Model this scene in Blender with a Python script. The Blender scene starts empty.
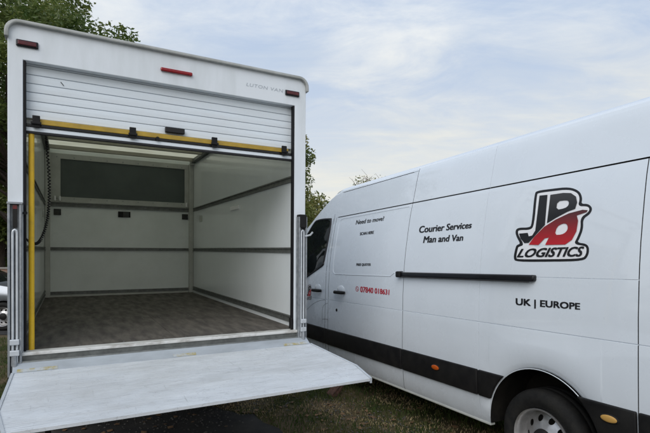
import bpy, bmesh, math, random
import numpy as np
from mathutils import Matrix, Vector
R = math.radians
random.seed(7); rng = np.random.default_rng(7)
sc = bpy.context.scene
col = sc.collection

# ------------------------------------------------------------------ camera
CAMZ = 1.57
F, CX, CY = 469.0, 325.0, 256.0            # focal length and principal point in photo pixels
cd = bpy.data.cameras.new('camera'); cam = bpy.data.objects.new('camera', cd); col.objects.link(cam)
cam.location = (0, 0, CAMZ); cam.rotation_euler = (R(90), 0, 0)
cd.sensor_fit = 'HORIZONTAL'; cd.sensor_width = 36.0; cd.lens = 36.0 * F / 650.0
cd.shift_y = (CY - 216.5) / 650.0; cd.clip_start = 0.05; cd.clip_end = 3000
sc.camera = cam

# ------------------------------------------------------------------ sky, sun, exposure
SUN_EL, SUN_AZ = 40.0, -165.0               # azimuth measured from +Y towards +X
w = bpy.data.worlds.new('World'); sc.world = w; w.use_nodes = True
nt = w.node_tree; nt.nodes.clear(); N = nt.nodes.new; LK = nt.links.new
out = N('ShaderNodeOutputWorld'); bg = N('ShaderNodeBackground'); bg.inputs['Strength'].default_value = 0.115
sky = N('ShaderNodeTexSky'); sky.sky_type = 'NISHITA'; sky.sun_disc = False
sky.sun_elevation = R(SUN_EL); sky.sun_rotation = R(SUN_AZ); sky.air_density = 1.0; sky.dust_density = 1.6; sky.ozone_density = 1.6
tc = N('ShaderNodeTexCoord'); sep = N('ShaderNodeSeparateXYZ'); LK(tc.outputs['Generated'], sep.inputs[0])
def M2(op, a, b=None, clamp=False):
    m = N('ShaderNodeMath'); m.operation = op; m.use_clamp = clamp
    for i, v in enumerate((a, b)):
        if v is None: continue
        if isinstance(v, (int, float)): m.inputs[i].default_value = v
        else: LK(v, m.inputs[i])
    return m.outputs[0]
zz = M2('ADD', M2('MAXIMUM', sep.outputs[2], 0.0), 0.22)
cmb = N('ShaderNodeCombineXYZ'); LK(M2('DIVIDE', sep.outputs[0], zz), cmb.inputs[0]); LK(M2('DIVIDE', sep.outputs[1], zz), cmb.inputs[1])
def noise(scale, detail, rough, rot, sc3, dist=0.0):
    mp = N('ShaderNodeMapping'); mp.inputs['Rotation'].default_value = (0, 0, R(rot)); mp.inputs['Scale'].default_value = sc3
    LK(cmb.outputs[0], mp.inputs[0])
    n = N('ShaderNodeTexNoise'); n.inputs['Scale'].default_value = scale; n.inputs['Detail'].default_value = detail
    n.inputs['Roughness'].default_value = rough; n.inputs['Distortion'].default_value = dist
    LK(mp.outputs[0], n.inputs['Vector']); return n.outputs[0]
def ramp(v, a, b):
    r = N('ShaderNodeMapRange'); r.interpolation_type = 'SMOOTHSTEP'
    r.inputs['From Min'].default_value = a; r.inputs['From Max'].default_value = b; LK(v, r.inputs['Value']); return r.outputs[0]
def mixc(f, a, b):
    m = N('ShaderNodeMix'); m.data_type = 'RGBA'
    if isinstance(f, (int, float)): m.inputs[0].default_value = f
    else: LK(f, m.inputs[0])
    for i, v in ((6, a), (7, b)):
        if isinstance(v, tuple): m.inputs[i].default_value = (*v, 1)
        else: LK(v, m.inputs[i])
    return m.outputs[2]
n1 = noise(0.85, 6, 0.56, 35, (0.7, 1.15, 1), 0.3)
n2 = noise(3.4, 10, 0.66, 20, (0.6, 1.3, 1), 0.7)
n3 = noise(1.5, 8, 0.60, 60, (0.8, 1.2, 1), 0.4)
cov = M2('ADD', M2('MULTIPLY', n1, 0.66), M2('MULTIPLY', n2, 0.34))
fac = ramp(cov, 0.37, 0.60)
ccol = mixc(ramp(n3, 0.36, 0.66), (2.8, 3.4, 4.3), (5.0, 5.1, 5.05))
low = ramp(sep.outputs[2], 0.50, 0.12)
ccol = mixc(M2('MULTIPLY', low, 0.75), ccol, (5.0, 4.8, 4.1))
veil = mixc(0.78, sky.outputs[0], (2.45, 3.1, 4.2))
whole = mixc(M2('MULTIPLY', fac, 0.85), veil, ccol)
LK(mixc(M2('MULTIPLY', low, 0.52), whole, (4.7, 4.5, 3.85)), bg.inputs['Color']); LK(bg.outputs[0], out.inputs[0])

sd = bpy.data.lights.new('sun', 'SUN'); sd.energy = 1.05; sd.angle = R(50); sd.color = (1.0, 0.975, 0.945)
sun = bpy.data.objects.new('sun', sd); col.objects.link(sun)
dv = Vector((math.sin(R(SUN_AZ)) * math.cos(R(SUN_EL)), math.cos(R(SUN_AZ)) * math.cos(R(SUN_EL)), math.sin(R(SUN_EL))))
sun.rotation_euler = dv.to_track_quat('Z', 'Y').to_euler(); sun.location = dv * 60
sc.view_settings.view_transform = 'Standard'; sc.view_settings.look = 'None'
sc.view_settings.exposure = 0.72; sc.view_settings.gamma = 1.0; sc.view_settings.use_curve_mapping = False

# ------------------------------------------------------------------ materials
MAT = {}
def mat(name, base, rough=0.5, metal=0.0, var=0.0, vscale=6.0, vstretch=(1, 1, 1), base2=None, bump=0.0, bscale=40.0, coat=0.0, spec=0.5, transl=0.0, lo=0.35, hi=0.65, rvar=0.0, detail=6.0):
    m = bpy.data.materials.new(name); m.use_nodes = True; t = m.node_tree; b = t.nodes['Principled BSDF']
    b.inputs['Base Color'].default_value = (*base, 1); b.inputs['Roughness'].default_value = rough; b.inputs['Metallic'].default_value = metal
    b.inputs['Coat Weight'].default_value = coat; b.inputs['Specular IOR Level'].default_value = spec; b.inputs['Coat Roughness'].default_value = 0.03
    tcn = t.nodes.new('ShaderNodeTexCoord')
    if base2 is not None or rvar:
        mp = t.nodes.new('ShaderNodeMapping'); mp.inputs['Scale'].default_value = vstretch; t.links.new(tcn.outputs['Object'], mp.inputs[0])
        nz = t.nodes.new('ShaderNodeTexNoise'); nz.inputs['Scale'].default_value = vscale; nz.inputs['Detail'].default_value = detail; nz.inputs['Roughness'].default_value = 0.6
        t.links.new(mp.outputs[0], nz.inputs['Vector'])
        mr = t.nodes.new('ShaderNodeMapRange'); mr.inputs['From Min'].default_value = lo; mr.inputs['From Max'].default_value = hi; t.links.new(nz.outputs[0], mr.inputs['Value'])
        if base2 is not None:
            mx = t.nodes.new('ShaderNodeMix'); mx.data_type = 'RGBA'; mx.inputs[6].default_value = (*base, 1); mx.inputs[7].default_value = (*base2, 1)
            t.links.new(mr.outputs[0], mx.inputs[0]); t.links.new(mx.outputs[2], b.inputs['Base Color'])
        if rvar:
            ma = t.nodes.new('ShaderNodeMath'); ma.operation = 'MULTIPLY_ADD'; ma.inputs[1].default_value = rvar; ma.inputs[2].default_value = rough
            t.links.new(mr.outputs[0], ma.inputs[0]); t.links.new(ma.outputs[0], b.inputs['Roughness'])
    if bump:
        nb = t.nodes.new('ShaderNodeTexNoise'); nb.inputs['Scale'].default_value = bscale; nb.inputs['Detail'].default_value = 5
        t.links.new(tcn.outputs['Object'], nb.inputs['Vector'])
        bp = t.nodes.new('ShaderNodeBump'); bp.inputs['Strength'].default_value = bump; bp.inputs['Distance'].default_value = 0.02
        t.links.new(nb.outputs[0], bp.inputs['Height']); t.links.new(bp.outputs[0], b.inputs['Normal'])
    if transl:
        tr = t.nodes.new('ShaderNodeBsdfTranslucent'); tr.inputs['Color'].default_value = (*base, 1)
        if base2 is not None: t.links.new(mx.outputs[2], tr.inputs['Color'])
        ms = t.nodes.new('ShaderNodeMixShader'); ms.inputs[0].default_value = transl
        o = t.nodes['Material Output']; t.links.new(b.outputs[0], ms.inputs[1]); t.links.new(tr.outputs[0], ms.inputs[2]); t.links.new(ms.outputs[0], o.inputs[0])
    MAT[name] = m; return m
mat('van_paint', (0.74, 0.79, 0.84), 0.24, base2=(0.71, 0.76, 0.81), vscale=2.5, coat=1.0, rvar=0.06, bump=0.05, bscale=2.6)
mat('seal', (0.02, 0.02, 0.022), 0.8)
mat('rubber_black', (0.008, 0.008, 0.010), 0.65, spec=0.25)
mat('red_dark', (0.10, 0.008, 0.012), 0.2, base2=(0.06, 0.006, 0.01), vscale=50)
mat('yellow_rail', (0.46, 0.30, 0.03), 0.5, base2=(0.34, 0.22, 0.03), vscale=10)
mat('black_plastic', (0.006, 0.006, 0.007), 0.55, spec=0.22, base2=(0.014, 0.0135, 0.013), vscale=9, bump=0.05, bscale=400)
mat('gloss_black', (0.008, 0.008, 0.010), 0.2, spec=0.35)
mat('glass', (0.010, 0.013, 0.013), 0.03, spec=0.35)
mat('tyre', (0.009, 0.009, 0.009), 0.8, spec=0.25, base2=(0.019, 0.018, 0.016), vscale=14, bump=0.15, bscale=90)
mat('steel_rim', (0.55, 0.55, 0.56), 0.38, 0.75, base2=(0.38, 0.37, 0.36), vscale=9)
mat('liner', (0.006, 0.006, 0.006), 0.9, spec=0.1, base2=(0.018, 0.016, 0.013), vscale=5)
mat('print_black', (0.008, 0.008, 0.010), 0.35)
mat('print_red', (0.45, 0.012, 0.03), 0.35)
mat('print_white', (0.82, 0.82, 0.83), 0.3)
mat('amber', (0.48, 0.09, 0.012), 0.15)
mat('amber_pale', (0.52, 0.30, 0.085), 0.15)
mat('grp_white', (0.73, 0.77, 0.81), 0.34, base2=(0.60, 0.64, 0.66), vscale=5.5, vstretch=(1, 1, 0.22), rvar=0.12, bump=0.015, bscale=60, lo=0.45, hi=0.8)
mat('cap_grey', (0.42, 0.43, 0.42), 0.5, base2=(0.30, 0.31, 0.29), vscale=8)
mat('slat_white', (0.71, 0.77, 0.82), 0.42, base2=(0.67, 0.71, 0.74), vscale=5, vstretch=(0.5, 1, 3), lo=0.4, hi=0.8)
mat('yellow', (0.72, 0.45, 0.015), 0.42, base2=(0.50, 0.30, 0.03), vscale=12, lo=0.45, hi=0.8)
mat('yellow_worn', (0.34, 0.28, 0.10), 0.65, base2=(0.40, 0.43, 0.45), vscale=22, lo=0.40, hi=0.60)
mat('red_lens', (0.30, 0.010, 0.014), 0.14, base2=(0.20, 0.006, 0.01), vscale=60)
mat('galv', (0.36, 0.38, 0.40), 0.45, 0.55, base2=(0.24, 0.26, 0.28), vscale=28, rvar=0.15)
mat('alu', (0.66, 0.69, 0.72), 0.42, 0.45, base2=(0.52, 0.55, 0.58), vscale=10, vstretch=(0.4, 1, 1), rvar=0.15)
mat('alu_plate', (0.46, 0.50, 0.54), 0.45, 0.3, base2=(0.36, 0.39, 0.42), vscale=9, vstretch=(0.4, 1, 1), rvar=0.15)
mat('alu_dark', (0.20, 0.21, 0.20), 0.5, 0.5, base2=(0.13, 0.135, 0.13), vscale=20)
mat('wall_ply', (0.79, 0.83, 0.85), 0.20, base2=(0.74, 0.78, 0.80), vscale=2.2, vstretch=(1, 1, 0.6), coat=0.5, rvar=0.06)
mat('wall_ply_old', (0.78, 0.82, 0.82), 0.26, base2=(0.70, 0.74, 0.73), vscale=2.0, rvar=0.12, bump=0.01, bscale=12)
mat('frame_grey', (0.50, 0.51, 0.48), 0.45, base2=(0.42, 0.43, 0.40), vscale=6)
mat('dark_panel', (0.085, 0.105, 0.10), 0.5, base2=(0.065, 0.08, 0.077), vscale=2)
mat('roof_grp', (0.78, 0.77, 0.67), 0.5, base2=(0.70, 0.69, 0.58), vscale=3, transl=0.8)
mat('rib', (0.30, 0.29, 0.24), 0.6)
mat('floor_ply', (0.118, 0.103, 0.088), 0.6, base2=(0.052, 0.046, 0.040), vscale=5.5, vstretch=(2.6, 0.6, 1), bump=0.08, bscale=120, rvar=0.2, detail=9)
mat('threshold', (0.62, 0.62, 0.60), 0.5, base2=(0.32, 0.30, 0.27), vscale=14, vstretch=(0.5, 1, 1), lo=0.48, hi=0.68)
mat('chassis', (0.02, 0.02, 0.02), 0.7, base2=(0.045, 0.035, 0.028), vscale=7)
mat('silver_paint', (0.27, 0.29, 0.32), 0.28, 0.5, coat=0.8)
mat('brick_red', (0.12, 0.06, 0.042), 0.85, base2=(0.06, 0.034, 0.026), vscale=18, bump=0.5, bscale=60)
mat('wall_brick', (0.27, 0.17, 0.12), 0.85, base2=(0.19, 0.115, 0.085), vscale=5, bump=0.3, bscale=50)
mat('mortar', (0.30, 0.28, 0.25), 0.9)
mat('bark', (0.085, 0.065, 0.048), 0.9, base2=(0.045, 0.035, 0.026), vscale=7, vstretch=(3, 3, 0.6), bump=0.6, bscale=14)
mat('leaf_green', (0.080, 0.135, 0.030), 0.5, base2=(0.19, 0.215, 0.05), vscale=1.1, transl=0.35, lo=0.40, hi=0.66)
mat('leaf_olive', (0.115, 0.165, 0.038), 0.5, base2=(0.25, 0.22, 0.07), vscale=0.8, transl=0.35, lo=0.42, hi=0.62)
mat('leaf_hedge', (0.030, 0.055, 0.016), 0.55, base2=(0.065, 0.085, 0.026), vscale=1.3, transl=0.25)
mat('stone', (0.11, 0.105, 0.095), 0.9, base2=(0.06, 0.056, 0.05), vscale=30)
mat('dead_leaf', (0.22, 0.13, 0.06), 0.8, base2=(0.11, 0.065, 0.035), vscale=5)
mat('twig', (0.13, 0.095, 0.075), 0.9)
mat('grass_blade', (0.045, 0.080, 0.018), 0.7, spec=0.2, base2=(0.10, 0.10, 0.035), vscale=2.5, transl=0.25, lo=0.42, hi=0.62)
mat('straw', (0.48, 0.38, 0.21), 0.7, base2=(0.26, 0.20, 0.11), vscale=6, transl=0.2)
def ground_mat():
    m = mat('earth', (0.035, 0.042, 0.016), 0.95, spec=0.1, base2=(0.12, 0.09, 0.055), vscale=1.5, bump=0.5, bscale=30, detail=10, lo=0.40, hi=0.60); return m
ground_mat()
mat('asphalt', (0.038, 0.038, 0.038), 0.92, spec=0.15, base2=(0.070, 0.066, 0.060), vscale=2.2, bump=0.45, bscale=160, detail=12, lo=0.38, hi=0.7)

def deck_mat():
    m = mat('deck', (0.72, 0.75, 0.78), 0.48, 0.15, base2=(0.62, 0.65, 0.68), vscale=7, vstretch=(0.5, 1.5, 1), rvar=0.12)
    t = m.node_tree; b = t.nodes['Principled BSDF']; src = b.inputs['Base Color'].links[0].from_socket
    tcn = t.nodes.new('ShaderNodeTexCoord')
    def scr(scale, st, rot, a, c, dist):
        mp = t.nodes.new('ShaderNodeMapping'); mp.inputs['Scale'].default_value = st; mp.inputs['Rotation'].default_value = (0, 0, R(rot)); t.links.new(tcn.outputs['Object'], mp.inputs[0])
        n = t.nodes.new('ShaderNodeTexNoise'); n.inputs['Scale'].default_value = scale; n.inputs['Detail'].default_value = 8; n.inputs['Roughness'].default_value = 0.7; n.inputs['Distortion'].default_value = dist
        t.links.new(mp.outputs[0], n.inputs[0]); r = t.nodes.new('ShaderNodeMapRange'); r.inputs['From Min'].default_value = a; r.inputs['From Max'].default_value = c; t.links.new(n.outputs[0], r.inputs['Value']); return r.outputs[0]
    def crack(scale, st, rot, wd_, mscale, ma, mb_):
        mp = t.nodes.new('ShaderNodeMapping'); mp.inputs['Scale'].default_value = st; mp.inputs['Rotation'].default_value = (0, 0, R(rot)); t.links.new(tcn.outputs['Object'], mp.inputs[0])
        wn = t.nodes.new('ShaderNodeTexNoise'); wn.inputs['Scale'].default_value = 9; wn.inputs['Detail'].default_value = 4; t.links.new(mp.outputs[0], wn.inputs[0])
        ad = t.nodes.new('ShaderNodeMix'); ad.data_type = 'RGBA'; ad.blend_type = 'LINEAR_LIGHT'; ad.inputs[0].default_value = 0.06; t.links.new(mp.outputs[0], ad.inputs[6]); t.links.new(wn.outputs[1], ad.inputs[7])
        vo = t.nodes.new('ShaderNodeTexVoronoi'); vo.feature = 'DISTANCE_TO_EDGE'; vo.inputs['Scale'].default_value = scale; t.links.new(ad.outputs[2], vo.inputs[0])
        r = t.nodes.new('ShaderNodeMapRange'); r.inputs['From Min'].default_value = wd_; r.inputs['From Max'].default_value = 0.0; t.links.new(vo.outputs[0], r.inputs['Value'])
        f2 = scr(mscale, (1, 1, 1), 0, ma, mb_, 0.5); mu = t.nodes.new('ShaderNodeMath'); mu.operation = 'MULTIPLY'; t.links.new(r.outputs[0], mu.inputs[0]); t.links.new(f2, mu.inputs[1]); return mu.outputs[0]
    for f, colr, k in ((scr(9, (0.4, 2.4, 1), 6, 0.56, 0.75, 0.6), (0.45, 0.47, 0.49), 0.55), (scr(45, (0.7, 1.6, 1), -25, 0.60, 0.72, 1.2), (0.33, 0.34, 0.36), 0.55), (scr(2.2, (1, 1, 1), 0, 0.45, 0.75, 0.3), (0.52, 0.53, 0.53), 0.45),
                       (crack(16, (0.5, 1.7, 1), 10, 0.022, 8, 0.46, 0.60), (0.20, 0.20, 0.21), 0.5), (crack(34, (0.5, 1.5, 1), -30, 0.04, 10, 0.50, 0.62), (0.26, 0.26, 0.27), 0.45), (scr(55, (0.10, 2.6, 1), 3, 0.57, 0.68, 0.2), (0.28, 0.29, 0.30), 0.8), (scr(26, (2.2, 0.12, 1), 14, 0.62, 0.70, 0.2), (0.30, 0.31, 0.32), 0.6), (scr(1.3, (0.6, 1.4, 1), 0, 0.48, 0.70, 0.6), (0.44, 0.44, 0.43), 0.55)):
        mu = t.nodes.new('ShaderNodeMath'); mu.operation = 'MULTIPLY'; mu.inputs[1].default_value = k; t.links.new(f, mu.inputs[0])
        mx = t.nodes.new('ShaderNodeMix'); mx.data_type = 'RGBA'; t.links.new(mu.outputs[0], mx.inputs[0]); t.links.new(src, mx.inputs[6]); mx.inputs[7].default_value = (*colr, 1); src = mx.outputs[2]
    t.links.new(src, b.inputs['Base Color'])
    wv = t.nodes.new('ShaderNodeTexWave'); wv.bands_direction = 'Y'; wv.inputs['Scale'].default_value = 13.5; wv.inputs['Distortion'].default_value = 0.5; t.links.new(tcn.outputs['Object'], wv.inputs[0])
    nb = t.nodes.new('ShaderNodeTexNoise'); nb.inputs['Scale'].default_value = 140; nb.inputs['Detail'].default_value = 4; t.links.new(tcn.outputs['Object'], nb.inputs[0])
    ad = t.nodes.new('ShaderNodeMath'); ad.operation = 'MULTIPLY_ADD'; ad.inputs[1].default_value = 0.9; t.links.new(nb.outputs[0], ad.inputs[0]); t.links.new(wv.outputs[1], ad.inputs[2])
    bp = t.nodes.new('ShaderNodeBump'); bp.inputs['Strength'].default_value = 0.2; bp.inputs['Distance'].default_value = 0.004; t.links.new(ad.outputs[0], bp.inputs['Height']); t.links.new(bp.outputs[0], b.inputs['Normal'])
deck_mat()
def road_dirt(m, z0, z1, amt):
    t = m.node_tree; b = t.nodes['Principled BSDF']; src = b.inputs['Base Color'].links[0].from_socket
    tcn = t.nodes.new('ShaderNodeTexCoord'); sp = t.nodes.new('ShaderNodeSeparateXYZ'); t.links.new(tcn.outputs['Object'], sp.inputs[0])
    nz = t.nodes.new('ShaderNodeTexNoise'); nz.inputs['Scale'].default_value = 4.0; nz.inputs['Detail'].default_value = 9; nz.inputs['Roughness'].default_value = 0.7; t.links.new(tcn.outputs['Object'], nz.inputs[0])
    r = t.nodes.new('ShaderNodeMapRange'); r.inputs['From Min'].default_value = z1; r.inputs['From Max'].default_value = z0; t.links.new(sp.outputs[2], r.inputs['Value'])
    a = t.nodes.new('ShaderNodeMath'); a.operation = 'MULTIPLY'; t.links.new(r.outputs[0], a.inputs[0]); t.links.new(nz.outputs[0], a.inputs[1])
    k = t.nodes.new('ShaderNodeMath'); k.operation = 'MULTIPLY'; k.inputs[1].default_value = amt; t.links.new(a.outputs[0], k.inputs[0])
    mx = t.nodes.new('ShaderNodeMix'); mx.data_type = 'RGBA'; mx.inputs[7].default_value = (0.22, 0.19, 0.15, 1); t.links.new(k.outputs[0], mx.inputs[0]); t.links.new(src, mx.inputs[6]); t.links.new(mx.outputs[2], b.inputs['Base Color'])
road_dirt(MAT['van_paint'], 0.30, 0.95, 0.55); road_dirt(MAT['black_plastic'], 0.30, 0.80, 0.06)

# ------------------------------------------------------------------ mesh helpers
class MB:
    def __init__(s): s.v = []; s.f = []
    def add(s, vs, fs):
        n = len(s.v); s.v += [tuple(map(float, p)) for p in vs]; s.f += [tuple(i + n for i in f) for f in fs]; return s
    def box(s, x0, x1, y0, y1, z0, z1):
        v = [(x, y, z) for z in (z0, z1) for y in (y0, y1) for x in (x0, x1)]
        return s.add(v, [(0, 2, 3, 1), (4, 5, 7, 6), (0, 1, 5, 4), (2, 6, 7, 3), (0, 4, 6, 2), (1, 3, 7, 5)])
    def hexa(s, v):  # 8 points, bottom ring then top ring
        return s.add(v, [(3, 2, 1, 0), (4, 5, 6, 7), (0, 1, 5, 4), (1, 2, 6, 5), (2, 3, 7, 6), (3, 0, 4, 7)])
    def prism(s, poly, fa, fb):  # poly of 2D points, fa/fb map a 2D point to 3D
        n = len(poly); v = [fa(p) for p in poly] + [fb(p) for p in poly]
        return s.add(v, [tuple(range(n - 1, -1, -1)), tuple(range(n, 2 * n))] + [(i, (i + 1) % n, n + (i + 1) % n, n + i) for i in range(n)])
    def tube(s, pts, rad, seg=8, caps=True):
        pts = [Vector(p) for p in pts]; n = len(pts); rs = rad if isinstance(rad, (list, tuple)) else [rad] * n
        vs = []; up = Vector((0, 0, 1)); prev = None
        for i in range(n):
            d = (pts[min(i + 1, n - 1)] - pts[max(i - 1, 0)]).normalized()
            if prev is None: a = d.cross(up if abs(d.z) < 0.9 else Vector((1, 0, 0))).normalized()
            else: a = (prev - d * prev.dot(d)).normalized()
            prev = a; b = d.cross(a)
            for k in range(seg):
                t = 2 * math.pi * k / seg; vs.append(pts[i] + (a * math.cos(t) + b * math.sin(t)) * rs[i])
        fs = [(i * seg + k, i * seg + (k + 1) % seg, (i + 1) * seg + (k + 1) % seg, (i + 1) * seg + k) for i in range(n - 1) for k in range(seg)]
        if caps: fs += [tuple(range(seg - 1, -1, -1)), tuple(range((n - 1) * seg, n * seg))]
        return s.add(vs, fs)
    def lathe(s, prof, c, seg=40, axis='x'):  # prof: (r, a) along the axis
        vs = []
        for r, a in prof:
            for k in range(seg):
                t = 2 * math.pi * k / seg; vs.append((c[0] + a, c[1] + r * math.cos(t), c[2] + r * math.sin(t)))
        n = len(prof)
        return s.add(vs, [(i * seg + k, i * seg + (k + 1) % seg, (i + 1) * seg + (k + 1) % seg, (i + 1) * seg + k) for i in range(n - 1) for k in range(seg)])
    def grid(s, rows, closed=False):
        n = len(rows[0]); v = [p for r in rows for p in r]
        return s.add(v, [(i * n + k, i * n + k + 1, (i + 1) * n + k + 1, (i + 1) * n + k) for i in range(len(rows) - 1) for k in range(n - 1)])
    def ellipsoid(s, c, r, nu=14, nv=8):
        rows = [[(c[0] + r[0] * math.sin(math.pi * i / nv) * math.cos(2 * math.pi * j / nu), c[1] + r[1] * math.sin(math.pi * i / nv) * math.sin(2 * math.pi * j / nu), c[2] + r[2] * math.cos(math.pi * i / nv)) for j in range(nu + 1)] for i in range(nv + 1)]
        return s.grid(rows)
    def build(s, name, m, parent=None, smooth=False, bevel=0.0, recalc=True, seg=2):
        me = bpy.data.meshes.new(name); me.from_pydata(s.v, [], s.f)
        bm = bmesh.new(); bm.from_mesh(me)
        if recalc: bmesh.ops.remove_doubles(bm, verts=bm.verts, dist=1e-5); bmesh.ops.recalc_face_normals(bm, faces=bm.faces)
        if bevel:
            es = [e for e in bm.edges if len(e.link_faces) == 2 and e.calc_face_angle(0) > 0.5]
            bmesh.ops.bevel(bm, geom=es, offset=bevel, segments=seg, affect='EDGES', profile=0.5, clamp_overlap=True)
        bm.to_mesh(me); bm.free()
        if m is not None: me.materials.append(MAT[m])
        if smooth:
            for p in me.polygons: p.use_smooth = True
            if smooth != 'all': me.set_sharp_from_angle(angle=R(38))
        o = bpy.data.objects.new(name, me); col.objects.link(o)
        if parent is not None: o.parent = parent
        return o
def tag(o, label=None, cat=None, group=None, kind=None):
    for k, v in (('label', label), ('category', cat), ('group', group), ('kind', kind)):
        if v: o[k] = v
    return o
def empty(name, mw, label, cat, group=None):
    o = bpy.data.objects.new(name, None); col.objects.link(o); o.matrix_world = mw; o.empty_display_size = 0.2
    return tag(o, label, cat, group)
def bx(name, m, parent, *b, bevel=0.0): return MB().box(*b).build(name, m, parent, bevel=bevel)
def copy_of(o, parent, off=(0, 0, 0)):
    c = o.copy(); col.objects.link(c); c.parent = parent; c.location = Vector(o.location) + Vector(off)
    for ch in o.children:
        d = ch.copy(); col.objects.link(d); d.parent = c
    return c

# frames of the two vans: local x right, y forward, z up
class Fr:
    def __init__(s, o, yaw, pitch):
        a, p = R(yaw), R(pitch)
        s.x = np.array([math.cos(a), math.sin(a), 0.]); s.y = np.array([-math.sin(a) * math.cos(p), math.cos(a) * math.cos(p), math.sin(p)])
        s.z = np.cross(s.x, s.y); s.o = np.array(o, float); s.M = np.stack([s.x, s.y, s.z])
        s.mw = Matrix([[s.x[i], s.y[i], s.z[i], s.o[i]] for i in range(3)] + [[0, 0, 0, 1]])
        s.c = s.M @ (np.array([0, 0, CAMZ]) - s.o)
    def on(s, px, py, ax, val):                # photo pixel -> point on a plane of the frame
        r = s.M @ np.array([(px - CX) / F, 1., -(py - CY) / F]); return s.c + (val - s.c[ax]) / r[ax] * r
FL = Fr((-2.0705, 3.0632, 0), 28.6276, 0.75)
FV = Fr((2.4518, 1.2233, 0), 26.5162, -1.0)

# ------------------------------------------------------------------ ground
GZ = -0.05                                  # level of the ground
tag(MB().add([(-500, -500, GZ), (500, -500, GZ), (500, 900, GZ), (-500, 900, GZ)], [(0, 1, 2, 3)]).build('ground', 'earth'), kind='structure')
def ragged(pts, step=0.09, amp=0.045):
    o = []
    for i in range(len(pts)):
        a, b = Vector(pts[i]), Vector(pts[(i + 1) % len(pts)]); n = max(1, int((b - a).length / step)) if (b - a).length < 30 else 1
        for k in range(n): o.append(a.lerp(b, k / n) + Vector((random.uniform(-amp, amp), random.uniform(-amp, amp))))
    return o
asp = ragged([(-14, -12), (9, -12), (8, 0.4), (2.6, 1.2), (0.6, 3.3), (-0.35, 4.2), (-0.75, 4.75), (-1.35, 5.1), (-2.4, 6.9), (-4.0, 9.6), (-4.6, 9.3), (-3.4, 6.3), (-3.6, 5.0), (-5.2, 4.2), (-14, 1)])
m_ = MB(); n_ = len(asp); m_.add([(p.x, p.y, GZ + 0.004) for p in asp], [tuple(range(n_))])
tag(m_.build('asphalt_yard', 'asphalt'), kind='structure')
tag(MB().add([(-40, 9.6, GZ + 0.008), (-3.5, 9.6, GZ + 0.008), (8, 12.5, GZ + 0.008), (8, 15.5, GZ + 0.008), (-3.5, 13.4, GZ + 0.008), (-40, 13.4, GZ + 0.008)], [(0, 1, 2, 3, 4, 5)]).build('car_park_lane', 'asphalt'), kind='structure')
def blades(name, regions, m, label, hmin, hmax, wd):
    V, Fc = [], []
    for (x0, x1, y0, y1, n, keep) in regions:
        for _ in range(n):
            x, y = random.uniform(x0, x1), random.uniform(y0, y1)
            if not keep(x, y): continue
            h = random.uniform(hmin, hmax); a = random.uniform(0, 6.283); b = random.uniform(0, 6.283); l = random.uniform(0.2, 1.1) * h
            dx, dy = math.cos(a) * wd, math.sin(a) * wd; k = len(V)
            V += [(x - dx, y - dy, GZ), (x + dx, y + dy, GZ), (x + dx * .6 + math.cos(b) * l * .4, y + dy * .6 + math.sin(b) * l * .4, GZ + h * .7), (x - dx * .6 + math.cos(b) * l * .4, y - dy * .6 + math.sin(b) * l * .4, GZ + h * .7), (x + math.cos(b) * l, y + math.sin(b) * l, GZ + h)]
            Fc += [(k, k + 1, k + 2, k + 3), (k + 3, k + 2, k + 4)]
    o = MB().add(V, Fc).build(name, m, recalc=False); tag(o, label, 'grass', kind='stuff'); return o
from mathutils import noise as mnoise
def inpoly(x, y, P=[(p.x, p.y) for p in asp]):
    r = False; j = len(P) - 1
    for i in range(len(P)):
        if (P[i][1] > y) != (P[j][1] > y) and x < (P[j][0] - P[i][0]) * (y - P[i][1]) / (P[j][1] - P[i][1]) + P[i][0]: r = not r
        j = i
    return r
def keep_g(x, y): return not inpoly(x, y) and mnoise.noise((x * 1.9, y * 1.9, 3)) > -0.12 + random.uniform(-.25, .25)
def keep_s(x, y): return not inpoly(x, y) and mnoise.noise((x * 1.9, y * 1.9, 3)) < 0.10 + random.uniform(-.25, .15)
near = (-1.9, 2.6, 3.0, 7.4)
blades('grass', [(*near, 26000, keep_g), (-9, -3.2, 4.6, 9.2, 16000, lambda x, y: not inpoly(x, y))], 'grass_blade', 'short patchy green grass on the ground by the vans', 0.02, 0.065, 0.004)
blades('dry_grass', [(*near, 30000, keep_s), (-9, -3.2, 4.6, 6.6, 3000, keep_s)], 'straw', 'dry straw coloured grass in the bare patches', 0.008, 0.028, 0.004)

def litter(name, n, m, label, cat, zone, smin, smax, flat):
    V, Fc = [], []
    while n > 0:
        x, y = random.uniform(zone[0], zone[1]), random.uniform(zone[2], zone[3])
        if mnoise.noise((x * .9, y * .9, 8)) + random.uniform(-.5, .5) < 0: continue
        n -= 1; k = len(V); s_ = random.uniform(smin, smax); a = random.uniform(0, 6.28)
        for i in range(4): V.append((x + s_ * math.cos(a + i * 1.571) * random.uniform(.6, 1.2), y + s_ * math.sin(a + i * 1.571) * random.uniform(.5, 1.1), GZ + 0.006 + random.uniform(0, s_ * .35)))
        V.append((x, y, GZ + 0.006 + s_ * flat)); Fc += [(k + i, k + (i + 1) % 4, k + 4) for i in range(4)]
    return tag(MB().add(V, Fc).build(name, m, recalc=False), label, cat, kind='stuff')
litter('gravel', 2600, 'stone', 'loose grey grit scattered over the asphalt edge', 'gravel', (-3.2, 1.2, 3.6, 6.2), 0.004, 0.016, 0.7)
litter('fallen_leaves', 260, 'dead_leaf', 'small brown dead leaves scattered on grass and asphalt', 'leaves', (-2.6, 2.2, 3.8, 6.6), 0.018, 0.04, 0.25)
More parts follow.
